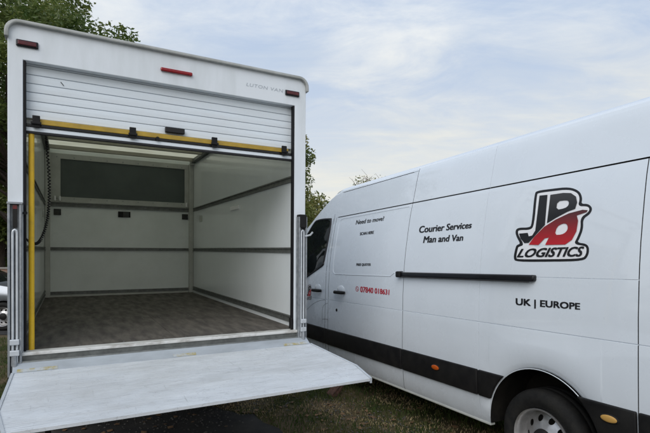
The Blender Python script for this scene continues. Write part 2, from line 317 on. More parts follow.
# ------------------------------------------------------------------ text and print
def text_mesh(txt, offset=0.0, shear=0.0, space=1.0):
    cu = bpy.data.curves.new('t', 'FONT'); cu.body = txt; cu.offset = offset; cu.shear = shear; cu.space_character = space; cu.resolution_u = 3
    o = bpy.data.objects.new('t', cu); col.objects.link(o); bpy.context.view_layer.update()
    me = bpy.data.meshes.new_from_object(o.evaluated_get(bpy.context.evaluated_depsgraph_get()))
    bpy.data.objects.remove(o); bpy.data.curves.remove(cu)
    v = np.array([tuple(p.co) for p in me.vertices]); fs = [tuple(p.vertices) for p in me.polygons]; bpy.data.meshes.remove(me)
    lo, hi = v.min(0), v.max(0); uv = (v[:, :2] - lo[:2]) / (hi[:2] - lo[:2]); return uv, fs
def quad(uv, BL, BR, TR, TL):
    u, v = uv; return tuple((1 - u) * (1 - v) * BL[i] + u * (1 - v) * BR[i] + u * v * TR[i] + (1 - u) * v * TL[i] for i in (0, 1))
def text_on(name, txt, px, proj, m, parent, **k):
    bold = k.pop('bold', 0.0); uv, fs = text_mesh(txt, **k)
    asp_ = math.hypot(px[1][0] - px[0][0], px[1][1] - px[0][1]) / max(1e-6, math.hypot(px[3][0] - px[0][0], px[3][1] - px[0][1]))
    iv = sorted((min(uv[i][0] for i in f), max(uv[i][0] for i in f)) for f in fs); cuts = []; hi = iv[0][1]
    for a, c in iv:                            # one object for each word
        if a - hi > 0.16 / asp_: cuts.append((a + hi) / 2)
        hi = max(hi, c)
    o = None
    for wi in range(len(cuts) + 1):
        lo_, hi_ = ([-9] + cuts)[wi], (cuts + [9])[wi]; b = MB()
        wf = [f for f in fs if lo_ < uv[f[0]][0] < hi_]; ids = sorted({i for f in wf for i in f}); re = {q: n for n, q in enumerate(ids)}
        for i, (du, dv_) in enumerate(((0, 0), (-bold, bold), (bold, bold), (-bold, -bold), (bold, -bold)) if bold else ((0, 0),)):
            b.add([proj(*quad((uv[q][0] + du / asp_, uv[q][1] + dv_ * 0.6), *px), i * 0.00012) for q in ids], [tuple(re[q] for q in f) for f in wf])
        o = b.build(name, m, parent, recalc=False)
    return o

# ================================================================== LUTON BOX VAN
lv = empty('box_van', FL.mw, 'white box van with open roller shutter and lowered tail lift', 'box van')
W, H, LEN = 2.15, 3.09, 4.05
def arc(cx, cz, r, a0, a1, n=6): return [(cx + r * math.cos(R(a0 + (a1 - a0) * i / n)), cz + r * math.sin(R(a0 + (a1 - a0) * i / n))) for i in range(n + 1)]
PO, PI_ = 0.085, 2.045
outer = [(0, 0.80), (0, 3.02)] + arc(0.07, 3.02, 0.07, 180, 90) + arc(2.08, 3.02, 0.07, 90, 0) + [(2.15, 0.80)]
poly = outer + [(PI_, 0.80), (PI_, 2.855), (PO, 2.855), (PO, 0.80)]
MB().prism(poly, lambda p: (p[0], 0.0, p[1]), lambda p: (p[0], 0.055, p[1])).build('rear_frame', 'grp_white', lv, bevel=0.004)
capo = [(-0.016, 2.985), (-0.016, 3.02)] + arc(0.07, 3.02, 0.086, 180, 90) + arc(2.08, 3.02, 0.086, 90, 0) + [(2.166, 3.02), (2.166, 2.985)]
capi = [(0.008, 2.985), (0.008, 3.02)] + arc(0.07, 3.02, 0.062, 180, 90) + arc(2.08, 3.02, 0.062, 90, 0) + [(2.142, 3.02), (2.142, 2.985)]
MB().prism(capo + capi[::-1], lambda p: (p[0], -0.028, p[1]), lambda p: (p[0], 0.07, p[1])).build('roof_edge_cap', 'cap_grey', lv, bevel=0.006, smooth=True)
bx('side_wall', 'grp_white', lv, 0.0, 0.045, 0.0555, LEN, 0.85, 3.03)
bx('side_wall', 'grp_white', lv, 2.105, 2.15, 0.0555, LEN, 0.85, 3.03)
bx('roof', 'roof_grp', lv, 0.004, 2.146, 0.071, 5.05, 3.045, 3.065)
for x in (0.0, 2.095): bx('roof_rail', 'cap_grey', lv, x - 0.012, x + 0.067, 0.0712, 5.05, 3.0305, 3.085, bevel=0.01)
# interior lining: panels between the lashing rails
def lining(x0, x1, mm):
    for z0, z1 in ((1.035, 1.595), (1.645, 2.228), (2.282, 2.985)):
        for y0, y1 in ((0.07, 3.985),): bx('wall_panel', mm, lv, x0, x1, y0, y1, z0, z1)
lining(0.0455, 0.052, 'wall_ply'); lining(2.098, 2.1045, 'wall_ply')
def rail(name, x0, x1, y0, y1, zc, h, ax):
    """slotted lashing rail: two lips and a sunk web"""
    b = MB(); t = 0.012
    if ax == 'y':
        s = 1 if x0 < 1 else -1; xa = 0.0455 if s == 1 else 2.1045
        b.box(*sorted((xa, xa + s * 0.010)), y0, y1, zc - h / 2, zc + h / 2)
        b.box(*sorted((xa + s * 0.0102, xa + s * 0.020)), y0, y1, zc + h / 2 - t, zc + h / 2)
        b.box(*sorted((xa + s * 0.0102, xa + s * 0.020)), y0, y1, zc - h / 2, zc - h / 2 + t)
    else:
        b.box(x0, x1, y1 - 0.010, y1, zc - h / 2, zc + h / 2); b.box(x0, x1, y1 - 0.020, y1 - 0.0102, zc + h / 2 - t, zc + h / 2); b.box(x0, x1, y1 - 0.020, y1 - 0.0102, zc - h / 2, zc - h / 2 + t)
    return b.build(name, 'alu_dark', lv)
for xx in (0.0, 2.1):
    for zc, h in ((1.005, 0.058), (1.62, 0.048), (2.255, 0.052)): rail('lashing_rail', xx, xx, 0.07, 3.985, zc, h, 'y')
    bx('kick_strip', 'wall_ply', lv, *((0.0455, 0.056) if xx < 1 else (2.094, 2.1045)), 0.07, 3.985, 0.9365, 0.975)
bx('front_wall', 'wall_ply_old', lv, 0.046, 2.104, 4.0, 4.05, 0.85, 3.03)
for zc, h in ((0.99, 0.045), (1.62, 0.045), (2.25, 0.055)): rail('lashing_rail', 0.12, 2.03, 3.9, 3.9995, zc, h, 'x')
bx('skirting', 'frame_grey', lv, 0.12, 2.03, 3.975, 3.9995, 0.9365, 0.962)
for x0, x1 in ((0.053, 0.118), (2.032, 2.097)): bx('corner_post', 'frame_grey', lv, x0, x1, 3.93, 3.9995, 0.9365, 2.985, bevel=0.008)
# panel above the cab
dp = bx('luton_panel', 'dark_panel', lv, 0.245, 1.965, 3.988, 3.9992, 2.36, 2.895)
b = MB(); b.box(0.119, 2.031, 3.974, 3.9994, 2.896, 2.97).box(0.119, 2.031, 3.974, 3.9994, 2.283, 2.359).box(0.119, 0.244, 3.974, 3.9994, 2.3592, 2.8958).box(1.966, 2.031, 3.974, 3.9994, 2.3592, 2.8958)
pf = b.build('luton_panel_frame', 'frame_grey', lv)
for i in range(9):
    for z in (2.335, 2.92): MB().ellipsoid((0.2 + i * 0.215, 3.973, z), (0.008, 0.004, 0.008), 8, 5).build('bolt', 'galv', pf)
for x in (0.175, 0.236, 2.065, 1.99): MB().tube([(x, 3.955, 2.30), (x, 3.955, 2.365)], 0.013, 8).build('clip', 'print_white', lv, smooth=True)
for x in (0.205, 1.105, 1.975):
    g = bx('vent_grille', 'black_plastic', lv, x - (0.11 if 1 < x < 1.5 else 0.045), x + (0.06 if 1 < x < 1.5 else 0.045), 3.985, 3.9995, 2.10, 2.185)
    for k in range(4): bx('grille_bar', 'alu_dark', g, x - 0.04, x + 0.04, 3.982, 3.9848, 2.113 + k * 0.018, 2.118 + k * 0.018)
for x0, x1 in ((0.0525, 0.056), (2.094, 2.0975)):
    bx('wall_sticker', 'frame_grey', lv, x0, x1, 3.38, 3.54, 2.04, 2.13)
# ceiling
for k, y in enumerate((0.75, 1.35, 1.95, 2.55, 3.15, 3.75)): bx('roof_rib', 'rib', lv, 0.05, 2.10, y, y + 0.055, 2.995, 3.0445)
for x0, x1 in ((0.0455, 0.115), (2.035, 2.1045)): MB().hexa([(x0, 0.07, 2.986), (x1, 0.07, 2.992), (x1, 3.93, 2.992), (x0, 3.93, 2.986), (x0, 0.07, 3.03), (x1, 0.07, 3.044), (x1, 3.93, 3.044), (x0, 3.93, 3.03)]).build('ceiling_corner_trim', 'alu_dark', lv)
for x0, x1 in ((0.06, 0.085), (2.065, 2.09)): bx('shutter_track', 'galv', lv, x0, x1, 0.075, 2.4, 2.915, 2.955)
# floor, threshold, tail sill
bx('floor_bearers', 'chassis', lv, 0.046, 2.104, 0.056, 3.9995, 0.85, 0.9175)
for x0, x1 in ((0.046, 1.0735), (1.0765, 2.104)):
    for y0, y1 in ((0.056, 1.30), (1.303, 2.74), (2.743, 3.9995)):
        fs_ = bx('floor_sheet', 'floor_ply', lv, x0, x1, y0, y1, 0.918, 0.9355)
        for q in range(4):
            for yy in (y0 + 0.04, y1 - 0.04): MB().add([(x0 + 0.08 + q * 0.29 + 0.007 * math.cos(a * .7854), yy + 0.007 * math.sin(a * .7854), 0.9362) for a in range(8)], [tuple(range(8))]).build('screw_head', 'galv', fs_)
bx('threshold', 'threshold', lv, 0.03, 2.12, -0.035, 0.0545, 0.916, 0.938, bevel=0.004)
bx('sill_channel', 'alu_dark', lv, 0.04, 2.11, -0.02, -0.0005, 0.868, 0.9155)
MB().hexa([(0.035, -0.02, 0.79), (2.135, -0.02, 0.79), (2.135, -0.005, 0.79), (0.035, -0.005, 0.79), (0.035, -0.045, 0.885), (2.135, -0.045, 0.885), (2.135, -0.0208, 0.867), (0.035, -0.0208, 0.867)]).build('sill_plate', 'alu', lv)
MB().hexa([(0.035, -0.135, 0.818), (2.135, -0.135, 0.818), (2.135, -0.0455, 0.865), (0.035, -0.0455, 0.865), (0.035, -0.135, 0.832), (2.135, -0.135, 0.832), (2.135, -0.0455, 0.884), (0.035, -0.0455, 0.884)]).build('hinge_flap', 'alu_plate', lv)
MB().tube([(0.06, -0.05, 0.878), (2.11, -0.05, 0.878)], 0.009, 8).build('hinge_pin', 'alu_dark', lv, smooth=True)
for x0, x1 in ((0.06, 0.285), (1.02, 1.185), (1.90, 2.12)):
    MB().hexa([(x0, -0.1335, 0.8335), (x1, -0.1335, 0.8335), (x1, -0.110, 0.8472), (x0, -0.110, 0.8472), (x0, -0.1345, 0.8352), (x1, -0.1345, 0.8352), (x1, -0.111, 0.8489), (x0, -0.111, 0.8489)]).build('yellow_marking', 'yellow_worn', lv)
# roller shutter
sh = bpy.data.objects.new('roller_shutter', None); col.objects.link(sh); sh.parent = lv
zt, nsl, ph = 2.90, 7, 0.0585
for k in range(nsl):
    z1 = zt - k * ph; z0 = z1 - ph + 0.003
    b = MB(); prof = [(0.049, z0), (0.046, z0 + 0.003), (0.0452, (z0 + z1) / 2), (0.046, z1 - 0.003), (0.049, z1), (0.066, z1), (0.066, z0)]
    b.prism(prof, lambda p: (0.088, p[0] + 0.012, p[1]), lambda p: (2.042, p[0] + 0.012, p[1])); b.build('shutter_slat', 'slat_white', sh)
bx('slat_backing', 'frame_grey', sh, 0.089, 2.041, 0.0785, 0.083, 2.46, 2.90)
bx('shutter_rail_yellow', 'yellow_rail', sh, 0.135, 2.0, 0.03, 0.058, 2.452, 2.487, bevel=0.004)
bx('shutter_seal', 'gloss_black', sh, 0.087, 2.043, 0.028, 0.060, 2.431, 2.4515, bevel=0.003)
bx('bottom_bar', 'slat_white', sh, 0.087, 2.043, 0.034, 0.070, 2.403, 2.4305, bevel=0.003)
bx('bottom_rubber', 'seal', sh, 0.087, 2.043, 0.036, 0.068, 2.388, 2.4025, bevel=0.003)
for x in (0.158, 0.757, 1.357, 1.955):
    b = MB(); b.box(x - 0.022, x + 0.022, 0.008, 0.0255, 2.425, 2.505); b.box(x - 0.030, x + 0.030, -0.002, 0.0078, 2.445, 2.462); b.build('shutter_clip', 'black_plastic', sh, bevel=0.003)
bx('shutter_handle', 'gloss_black', sh, 0.985, 1.13, 0.022, 0.052, 2.502, 2.545, bevel=0.006)
MB().tube([(0.93, 0.015, 2.445), (0.93, 0.024, 2.445)], 0.015, 10).build('shutter_lock', 'black_plastic', sh)
# guide channels and buffers
for x0, x1 in ((PO + 0.0005, 0.101), (2.0305, PI_ - 0.0005)): bx('shutter_guide', 'rubber_black', lv, x0, x1, 0.004, 0.045, 0.94, 2.854, bevel=0.003)
bx('rubber_buffer', 'black_plastic', lv, 2.012, 2.0300, -0.012, 0.03, 0.945, 1.04, bevel=0.006)
MB().tube([(0.128, 0.06, 0.937), (0.128, 0.06, 2.39)], 0.0178, 14).build('yellow_pole', 'yellow', lv, smooth=True)
# coiled control cable
cp = [Vector(p) for p in ((0.196, .35, 2.93), (0.20, .35, 2.5), (0.210, .35, 2.344), (0.222, .35, 2.125), (0.22, .35, 1.941), (0.203, .34, 1.793), (0.164, .31, 1.675), (0.12, .25, 1.655), (0.078, .16, 1.70))]
def smooth_path(P, n):
    o = []
    for i in range(len(P) - 1):
        p0, p1, p2, p3 = P[max(i - 1, 0)], P[i], P[i + 1], P[min(i + 2, len(P) - 1)]
        for k in range(n):
            t = k / n; o.append(0.5 * ((2 * p1) + (-p0 + p2) * t + (2 * p0 - 5 * p1 + 4 * p2 - p3) * t * t + (-p0 + 3 * p1 - 3 * p2 + p3) * t ** 3))
    return o + [P[-1]]
sp = smooth_path(cp, 60); hel = []
for i, p in enumerate(sp):
    d = (sp[min(i + 1, len(sp) - 1)] - sp[max(i - 1, 0)]).normalized(); a = d.cross(Vector((0, 1, 0.01))).normalized(); c = d.cross(a); t = i * 0.9; r = 0.008 if i < len(sp) - 60 else 0.004
    hel.append(p + (a * math.cos(t) + c * math.sin(t)) * r)
MB().tube(hel, 0.0042, 5).build('coiled_cable', 'black_plastic', lv, smooth=True)
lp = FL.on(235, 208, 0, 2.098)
b = MB(); b.box(2.086, 2.0975, lp[1] - 0.16, lp[1] + 0.16, lp[2] - 0.022, lp[2] + 0.022); b.build('wall_glint', 'print_white', lv, bevel=0.005)  # white block standing in for a bright glint on the right wall
# lamps and lettering on the header
def lamp(x0, x1, z0, z1):
    h = bx('marker_lamp', 'gloss_black', lv, x0, x1, -0.014, -0.0005, z0, z1, bevel=0.006)
    bx('lens', 'red_dark', h, x0 + 0.010, x1 - 0.010, -0.022, -0.0142, z0 + 0.009, z1 - 0.009, bevel=0.004)
lamp(0.047, 0.172, 2.937, 2.982); lamp(1.952, 2.083, 2.930, 2.975)
h = bx('brake_lamp', 'red_lens', lv, 0.945, 1.178, -0.020, -0.0005, 2.943, 2.970, bevel=0.008)
text_on('lettering', 'LUTON VAN', ((246.3, 85.8), (282.6, 92.6), (283.2, 89.4), (247.0, 82.7)), lambda x, y, e=0: FL.on(x, y, 1, -0.0015 - e), 'alu_plate', lv, space=1.1)
b = MB(); b.tube([(0.30, 0.055, 2.765), (0.312, 0.053, 2.75), (0.318, 0.055, 2.742)], 0.0022, 5); b.build('scratch', 'seal', lv)
# tail lift columns
for s, x0 in ((0, 0.004), (1, 2.062)):
    c = bpy.data.objects.new('lift_column', None); col.objects.link(c); c.parent = lv
    x1 = x0 + 0.078
    b = MB(); b.box(x0, x1, -0.020, -0.0005, 0.79, 1.905); b.box(x0, x0 + 0.014, -0.062, -0.0202, 0.79, 1.905); b.box(x1 - 0.014, x1, -0.062, -0.0202, 0.79, 1.905)
    b.build('column_channel', 'galv', c, bevel=0.003)
    xm = (x0 + x1) / 2
    bx('column_cap', 'black_plastic' if s else 'galv', c, x0 - 0.003, x1 + 0.003, -0.066, 0.0, 1.9055, 1.918) if s == 0 else bx('column_cap', 'black_plastic', c, x0 + 0.004, x1 - 0.004, -0.064, -0.0005, 1.81, 1.925, bevel=0.008)
    if s == 0:
        bx('column_slot', 'gloss_black', c, xm - 0.012, xm + 0.012, -0.036, -0.0205, 1.755, 1.90)
        bx('red_reflector', 'red_lens', c, xm - 0.012, xm + 0.012, -0.040, -0.0365, 1.875, 1.90)
    top = 1.74 if s == 0 else 1.79
    d = 0.012
    b = MB(); b.tube([(xm - d, -0.05, 0.86), (xm - d, -0.05, top - 0.02), (xm - d * .7, -0.05, top - 0.006), (xm, -0.05, top), (xm + d * .7, -0.05, top - 0.006), (xm + d, -0.05, top - 0.02), (xm + d, -0.05, 0.86)], 0.008, 8); b.build('lift_rod', 'alu', c, smooth=True)
    for z in (0.93, 1.0): bx('column_bracket', 'alu', c, xm - 0.026, xm + 0.026, -0.085, -0.0625, z, z + 0.035, bevel=0.004)
    b = MB(); b.tube([(xm, -0.075, 0.70), (xm, -0.075, 0.93)], 0.014, 8); b.build('lift_ram', 'galv', c, smooth=True)
    bx('column_foot', 'black_plastic', c, x0, x1, -0.10, -0.0005, 0.70, 0.7895, bevel=0.008)
b = MB(); b.tube([(2.12, -0.066, 1.74), (2.15, -0.10, 1.75), (2.168, -0.11, 1.775)], 0.008, 6); b.build('latch', 'alu', lv, smooth=True)
MB().tube([(0.094, -0.012, 1.852), (0.100, -0.03, 1.852)], 0.012, 8).build('grab_knob', 'black_plastic', lv)
# tail lift platform: planks across, running back from the hinge
Y0, Y1 = -0.128, -1.145
def pz(y): return 0.829 + (y - Y0) * 0.037
def pxl(y): return 0.045 if y > -0.84 else 0.045 + (-0.84 - y) / 0.305 * 0.055
def pxr(y): return 2.135 if y > -0.84 else 2.135 - (-0.84 - y) / 0.305 * 0.075
pf = bpy.data.objects.new('lift_platform', None); col.objects.link(pf); pf.parent = lv
ysp = [Y0 - (Y0 - Y1) * k / 9 for k in range(10)]; ysp = [y if abs(y + 0.84) > 0.06 else -0.84 for y in ysp]
for k in range(9):
    ya, yb = ysp[k] - 0.0020, ysp[k + 1]; th = lambda y: 0.048 if y > -0.84 else 0.048 - (-0.84 - y) / 0.305 * 0.032
    P = [(pxl(yb), yb), (pxr(yb), yb), (pxr(ya), ya), (pxl(ya), ya)]
    MB().hexa([(x, y, pz(y) - th(y)) for x, y in P] + [(x, y, pz(y)) for x, y in P]).build('platform_plank', 'deck', pf)
ysl = [Y0, -0.84, Y1]
for s_ in (0, 1):
    fx = pxl if s_ == 0 else pxr; sg = -1 if s_ == 0 else 1; b = MB()
    for a, c in zip(ysl, ysl[1:]):
        b.hexa([(fx(c) + sg * .001, c, pz(c) - .03), (fx(c) + sg * .016, c, pz(c) - .03), (fx(a) + sg * .016, a, pz(a) - .052), (fx(a) + sg * .001, a, pz(a) - .052), (fx(c) + sg * .001, c, pz(c) + .004), (fx(c) + sg * .016, c, pz(c) + .004), (fx(a) + sg * .016, a, pz(a) + .006), (fx(a) + sg * .001, a, pz(a) + .006)])
    b.build('platform_edge', 'alu', pf)
bx('platform_frame', 'chassis', pf, 0.10, 2.08, -0.84, -0.14, 0.715, 0.752)
MB().tube([(0.262, -1.075, 0.68), (0.262, -1.075, 0.776)], 0.013, 8).build('platform_foot', 'black_plastic', pf)
# chassis, bumper, wheels, cab
for x in (0.62, 1.48): bx('chassis_rail', 'chassis', lv, x, x + 0.07, 0.05, 5.6, 0.60, 0.80)
bx('sub_frame', 'chassis', lv, 0.05, 2.10, 0.02, 4.0, 0.81, 0.8495)
for y in (0.5, 1.3, 2.1, 2.9, 3.7): bx('cross_member', 'chassis', lv, 0.06, 2.09, y, y + 0.07, 0.745, 0.8095)
bx('lift_beam', 'chassis', lv, 0.05, 2.10, 0.02, 0.14, 0.62, 0.80)
bx('rear_bumper', 'galv', lv, 0.10, 2.05, 0.10, 0.18, 0.38, 0.50, bevel=0.01)
for x in (0.45, 1.68): bx('bumper_arm', 'chassis', lv, x, x + 0.05, 0.12, 0.17, 0.4995, 0.64)
for x in (0.12, 1.83): bx('tail_lamp', 'red_lens', lv, x, x + 0.20, 0.085, 0.0995, 0.40, 0.48)
def circle(cy, cz, r, n, ph=0): return [(cy + r * math.cos(2 * math.pi * k / n + ph), cz + r * math.sin(2 * math.pi * k / n + ph)) for k in range(n)]
def rim_mesh(c, sgn, rr):
    """pressed steel wheel: dished disc with round holes; sgn = side the face looks to"""
    bm = bmesh.new(); loops = [circle(0, 0, rr * 0.93, 48), circle(0, 0, rr * 0.36, 24)] + [circle(rr * 0.70 * math.cos(t), rr * 0.70 * math.sin(t), rr * 0.105, 12) for t in [2 * math.pi * k / 10 for k in range(10)]]
    es = []
    for lp_ in loops:
        vs = [bm.verts.new((0, a, b_)) for a, b_ in lp_]; es += [bm.edges.new((vs[i], vs[(i + 1) % len(vs)])) for i in range(len(vs))]
    bmesh.ops.triangle_fill(bm, edges=es, use_beauty=True)
    b = MB(); prof = lambda r: 0.028 * math.cos(min(1, max(0, (r / rr - 0.36) / 0.57)) * math.pi) 
    vs = [(c[0] + sgn * (prof(math.hypot(v.co.y, v.co.z)) + 0.0), c[1] + v.co.y, c[2] + v.co.z) for v in bm.verts]; bm.verts.index_update()
    b.add(vs, [tuple(v.index for v in f.verts) for f in bm.faces]); bm.free()
    b.lathe([(rr * 0.93, -sgn * 0.028), (rr * 0.95, sgn * 0.02), (rr * 1.0, sgn * 0.055), (rr * 1.045, sgn * 0.062), (rr * 1.045, sgn * 0.045), (rr * 0.99, sgn * 0.0), (rr * 0.97, -sgn * 0.12)], c, 48)
    return b
def wheel(parent, c, sgn, r=0.345, rr=0.208, wd=0.20, cap='black_plastic'):
    """c = centre of the wheel's outer face"""
    t = bpy.data.objects.new('wheel', None); col.objects.link(t); t.parent = parent
    i = -sgn
    MB().lathe([(rr * 1.03, 0.0 - sgn * 0.01), (rr * 1.10, sgn * 0.012), (r * 0.80, sgn * 0.026), (r * 0.92, sgn * 0.018), (r * 0.975, 0.002 * i), (r, 0.03 * i), (r, wd * .33 * i), (r - .008, wd * .345 * i), (r - .008, wd * .37 * i), (r, wd * .385 * i), (r, wd * .6 * i), (r - .008, wd * .62 * i), (r - .008, wd * .65 * i), (r, wd * .67 * i), (r, wd * .88 * i), (r * 0.96, wd * i), (rr * 1.1, wd * i), (rr * 1.02, wd * .95 * i)], c, 56).build('tyre', 'tyre', t, smooth='all')
    rim_mesh((c[0] - sgn * 0.035, c[1], c[2]), sgn, rr).build('rim', 'steel_rim', t, smooth=True)
    MB().lathe([(0.001, sgn * 0.022), (rr * 0.22, sgn * 0.020), (rr * 0.36, sgn * 0.004), (rr * 0.385, -sgn * 0.012)], c, 28).build('hub_cap', cap, t, smooth=True)
    MB().lathe([(0.001, -sgn * 0.11), (rr * 0.96, -sgn * 0.11)], c, 28).build('brake_drum', 'chassis', t)
    return t
pl = math.sin(R(0.75))
for y in (1.55, 5.23):
    zl = 0.345 + GZ - y * pl
    for sg, xo in ((-1, 0.17), (1, 1.98)): wheel(lv, (xo, y, zl), sg)
    if y < 2:
        for sg, xo in ((-1, 0.40), (1, 1.75)): wheel(lv, (xo, y, zl), sg)
    bx('axle', 'chassis', lv, 0.45, 1.70, y - 0.05, y + 0.05, zl - 0.05, zl + 0.05)
for x0, x1 in ((0.13, 0.62), (1.53, 2.02)):
    rows = [[(x, 1.55 + 0.41 * math.cos(R(a)), 0.33 + 0.41 * math.sin(R(a))) for a in range(10, 171, 10)] for x in (x0, x1)]
    MB().grid(rows).build('mudguard', 'black_plastic', lv, smooth='all')

# ------------------------------------------------------------------ lofted van body (shared by the panel van and the box van's cab)
PROF = [(0.33, .018), (0.37, .004), (0.46, -.003), (0.55, -.008), (0.72, -.012), (0.92, -.008), (1.06, -.004), (1.10, -.002), (1.25, .002), (1.43, .014), (1.55, .024), (1.68, .040), (1.82, .063), (1.95, .086), (2.07, .110), (2.165, .136), (2.30, .168), (2.42, .197), (2.49, .217), (2.52, .231), (2.552, .262), (2.578, .33), (2.597, .45), (2.61, .70), (2.615, 1.035)]
PZ = [p[0] for p in PROF]; PX = [p[1] for p in PROF]
VW = 2.07
def inset(z): return float(np.interp(z, PZ, PX))
SCR = [(5.40, 2.615), (5.60, 2.585), (5.75, 2.50), (6.0, 2.36), (6.35, 2.14), (6.6, 1.97), (6.85, 1.78), (7.0, 1.64), (7.06, 1.56), (7.18, 1.40), (7.28, 1.24), (7.35, 1.05), (7.38, 0.85)]
def zscreen(y, roof): 
    z = float(np.interp(y, [p[0] for p in SCR], [p[1] for p in SCR]))
    if roof < 2.6 and z > roof: z = roof
    return z
def taper(y): return 0.0 if y < 5.6 else 0.045 * (y - 5.6) ** 2 + (0.9 * (y - 7.05) ** 2 if y > 7.05 else 0)
ARCH = [(2.20, 0.385, 0.445), (6.53, 0.385, 0.445)]
def zbot(y):
    for cy, cz, r in ARCH:
        if abs(y - cy) < r: return cz + math.sqrt(max(0, r * r - (y - cy) ** 2))
    return 0.33
def surf(y, z, roof=2.615):
    """outer skin of the left side at station y, nominal height z -> (x, z)"""
    x = inset(z) + taper(y); zo = z
    if z < 1.10:
        zb = zbot(y); zo = zb + (z - 0.33) / 0.77 * (1.10 - zb)
    zr = zscreen(y, roof)
    if z > 1.10 and zr < 2.615:
        belt = min(1.43, zr - 0.12) if zr < 1.6 else 1.43
        if zr < 1.6: zo = 1.10 + (z - 1.10) * (zr - 1.10) / 1.515 if zr > 1.10 else zr - (2.615 - z) * 0.03
        elif z > 1.43: zo = 1.43 + (z - 1.43) * (zr - 1.43) / (2.615 - 1.43); x = inset(1.43 + (zo - 1.43) * 1.0) + taper(y) if z < 2.5 else x; x = min(x, 1.035)
        k = (2.615 - zr)
        if z > 2.48 and zr >= 1.6: x = min(1.035, x)
    if zr < 1.10 and z <= 1.10: zo = min(zo, zr - (1.10 - z) * 0.3) if zo > zr - (1.10 - z) * 0.3 and z > 0.6 else zo
    return min(x, 1.035), zo
VSEAM = [(1.545, 0.33, 2.165, .0028), (2.75, 0.33, 2.52, .0018), (3.76, 0.33, 2.52, .0030), (5.375, 0.33, 2.165, .004), (5.46, 0.40, 2.165, .004)]
HSEAM = [(2.165, 1.2, 5.36, .0055, .012), (1.10, 1.2, 6.05, .0035, .006), (2.495, 3.77, 5.36, .004, .008), (1.462, 1.56, 2.215, .0025, .004)]
SOFT = {1.10, 1.462, 2.75}                   # pressed creases: paint runs through them
def make_body(parent, ymin, roof, seams=True, yoff=0.0):
    ys = set(np.round(np.arange(ymin, 7.381, 0.10), 4)); ys |= {7.2, 7.25, 7.32, 7.36, 7.38, 5.75, 7.06}
    for cy, cz, r in ARCH:
        if cy > ymin: ys |= {round(cy + r * math.cos(R(a)), 4) for a in range(0, 181, 6)}
    zs = {p[0] for p in PROF} | {0.62, 0.82, 1.0, 1.17, 1.34, 2.24, 2.36}
    if seams:
        for y, a, b_, w_ in VSEAM:
            ys = {q for q in ys if abs(q - y) > 3 * w_}; ys |= {y - w_, y, y + w_}
        for z, a, b_, w_, d in HSEAM:
            zs = {q for q in zs if abs(q - z) > 2 * w_}; zs |= {z - w_, z, z + w_}
    ys = sorted(q for q in ys if q >= ymin); zs = sorted(zs)
    gro = set(); rows = []
    for i, y in enumerate(ys):
        row = []
        for j, z in enumerate(zs):
            x, zo = surf(y, z, roof); g = 0
            if seams:
                for sy, a, b_, w_ in VSEAM:
                    if y == sy and a <= z <= b_: g = max(g, .012)
                for sz, a, b_, w_, d in HSEAM:
                    if z == sz and a <= y <= b_: g = max(g, d)
            if g: gro.add((i, j))
            row.append((x + g, y + yoff, zo))
        rows.append(row)
    # rounded rear corner
    parts = {}
    for i in range(len(ys) - 1):
        for j in range(len(zs) - 1):
            yc, zc = (ys[i] + ys[i + 1]) / 2, (zs[j] + zs[j + 1]) / 2
            q = [(i, j), (i, j + 1), (i + 1, j + 1), (i + 1, j)]
            dark = sum(p in gro for p in q) >= 2 and not any(p in gro and (ys[p[0]] in SOFT or zs[p[1]] in SOFT) for p in q)
            if zc > 2.52: nm = 'roof'
            elif zc > 2.165: nm = 'roof_side'
            elif yc > 6.9: nm = 'front_end'
            elif 3.76 < yc < 5.375 and seams: nm = 'sliding_door'
            elif 5.46 < yc < 6.45: nm = 'cab_door'
            elif yc <= 1.545: nm = 'rear_corner'
            elif yc <= 3.76 and seams: nm = 'side_panel' if yc < 2.75 else 'middle_panel'
            else: nm = 'body_side'
            if yc > 5.72 and yc < 7.0 and zc > 2.52: nm = 'windscreen'
            elif yc > 7.0 and zc > 1.43: nm = 'bonnet'
            parts.setdefault(nm, []).append((q, dark))
    res = {}
    for side in (0, 1):
        for nm, fl in parts.items():
            if nm in ('roof', 'windscreen', 'bonnet', 'front_end') and side == 1: continue
            ob_v, ob_f, mi = [], [], []; idx = {}
            for mirror in ((0, 1) if nm in ('roof', 'windscreen', 'bonnet', 'front_end') else (side,)):
                for q, dark in fl:
                    f = []
                    for p in q:
                        key = (p, mirror)
                        if key not in idx:
                            x, y, z = rows[p[0]][p[1]]; idx[key] = len(ob_v); ob_v.append((VW - x if mirror else x, y, z))
                        f.append(idx[key])
                    if not mirror: f = f[::-1]
                    ob_f.append(tuple(f[::-1])); mi.append(1 if dark else 0)
            me = bpy.data.meshes.new(nm); me.from_pydata(ob_v, [], ob_f); me.materials.append(MAT['glass' if nm == 'windscreen' else 'van_paint']); me.materials.append(MAT['seal'])
            for p, k in zip(me.polygons, mi): p.material_index = k; p.use_smooth = True
            bm = bmesh.new(); bm.from_mesh(me); bmesh.ops.remove_doubles(bm, verts=bm.verts, dist=1e-5); bm.to_mesh(me); bm.free()
            me.set_sharp_from_angle(angle=R(35))
            o = bpy.data.objects.new(nm, me); col.objects.link(o); o.parent = parent; res[(nm, side)] = o
    # rear wall of the shell
    sec = rows[0]; n = len(sec); b = MB(); P = [tuple(p) for p in sec] + [(VW - p[0], p[1], p[2]) for p in sec[::-1]]
    b.add(P, [tuple(range(len(P)))]); b.build('rear_wall', 'van_paint', parent)
    # nose cap below the bonnet and underside
    sec = rows[-1]; P = [tuple(p) for p in sec] + [(VW - p[0], p[1], p[2]) for p in sec[::-1]]
    MB().add(P, [tuple(range(len(P)))]).build('front_grille', 'black_plastic', parent)
    return res
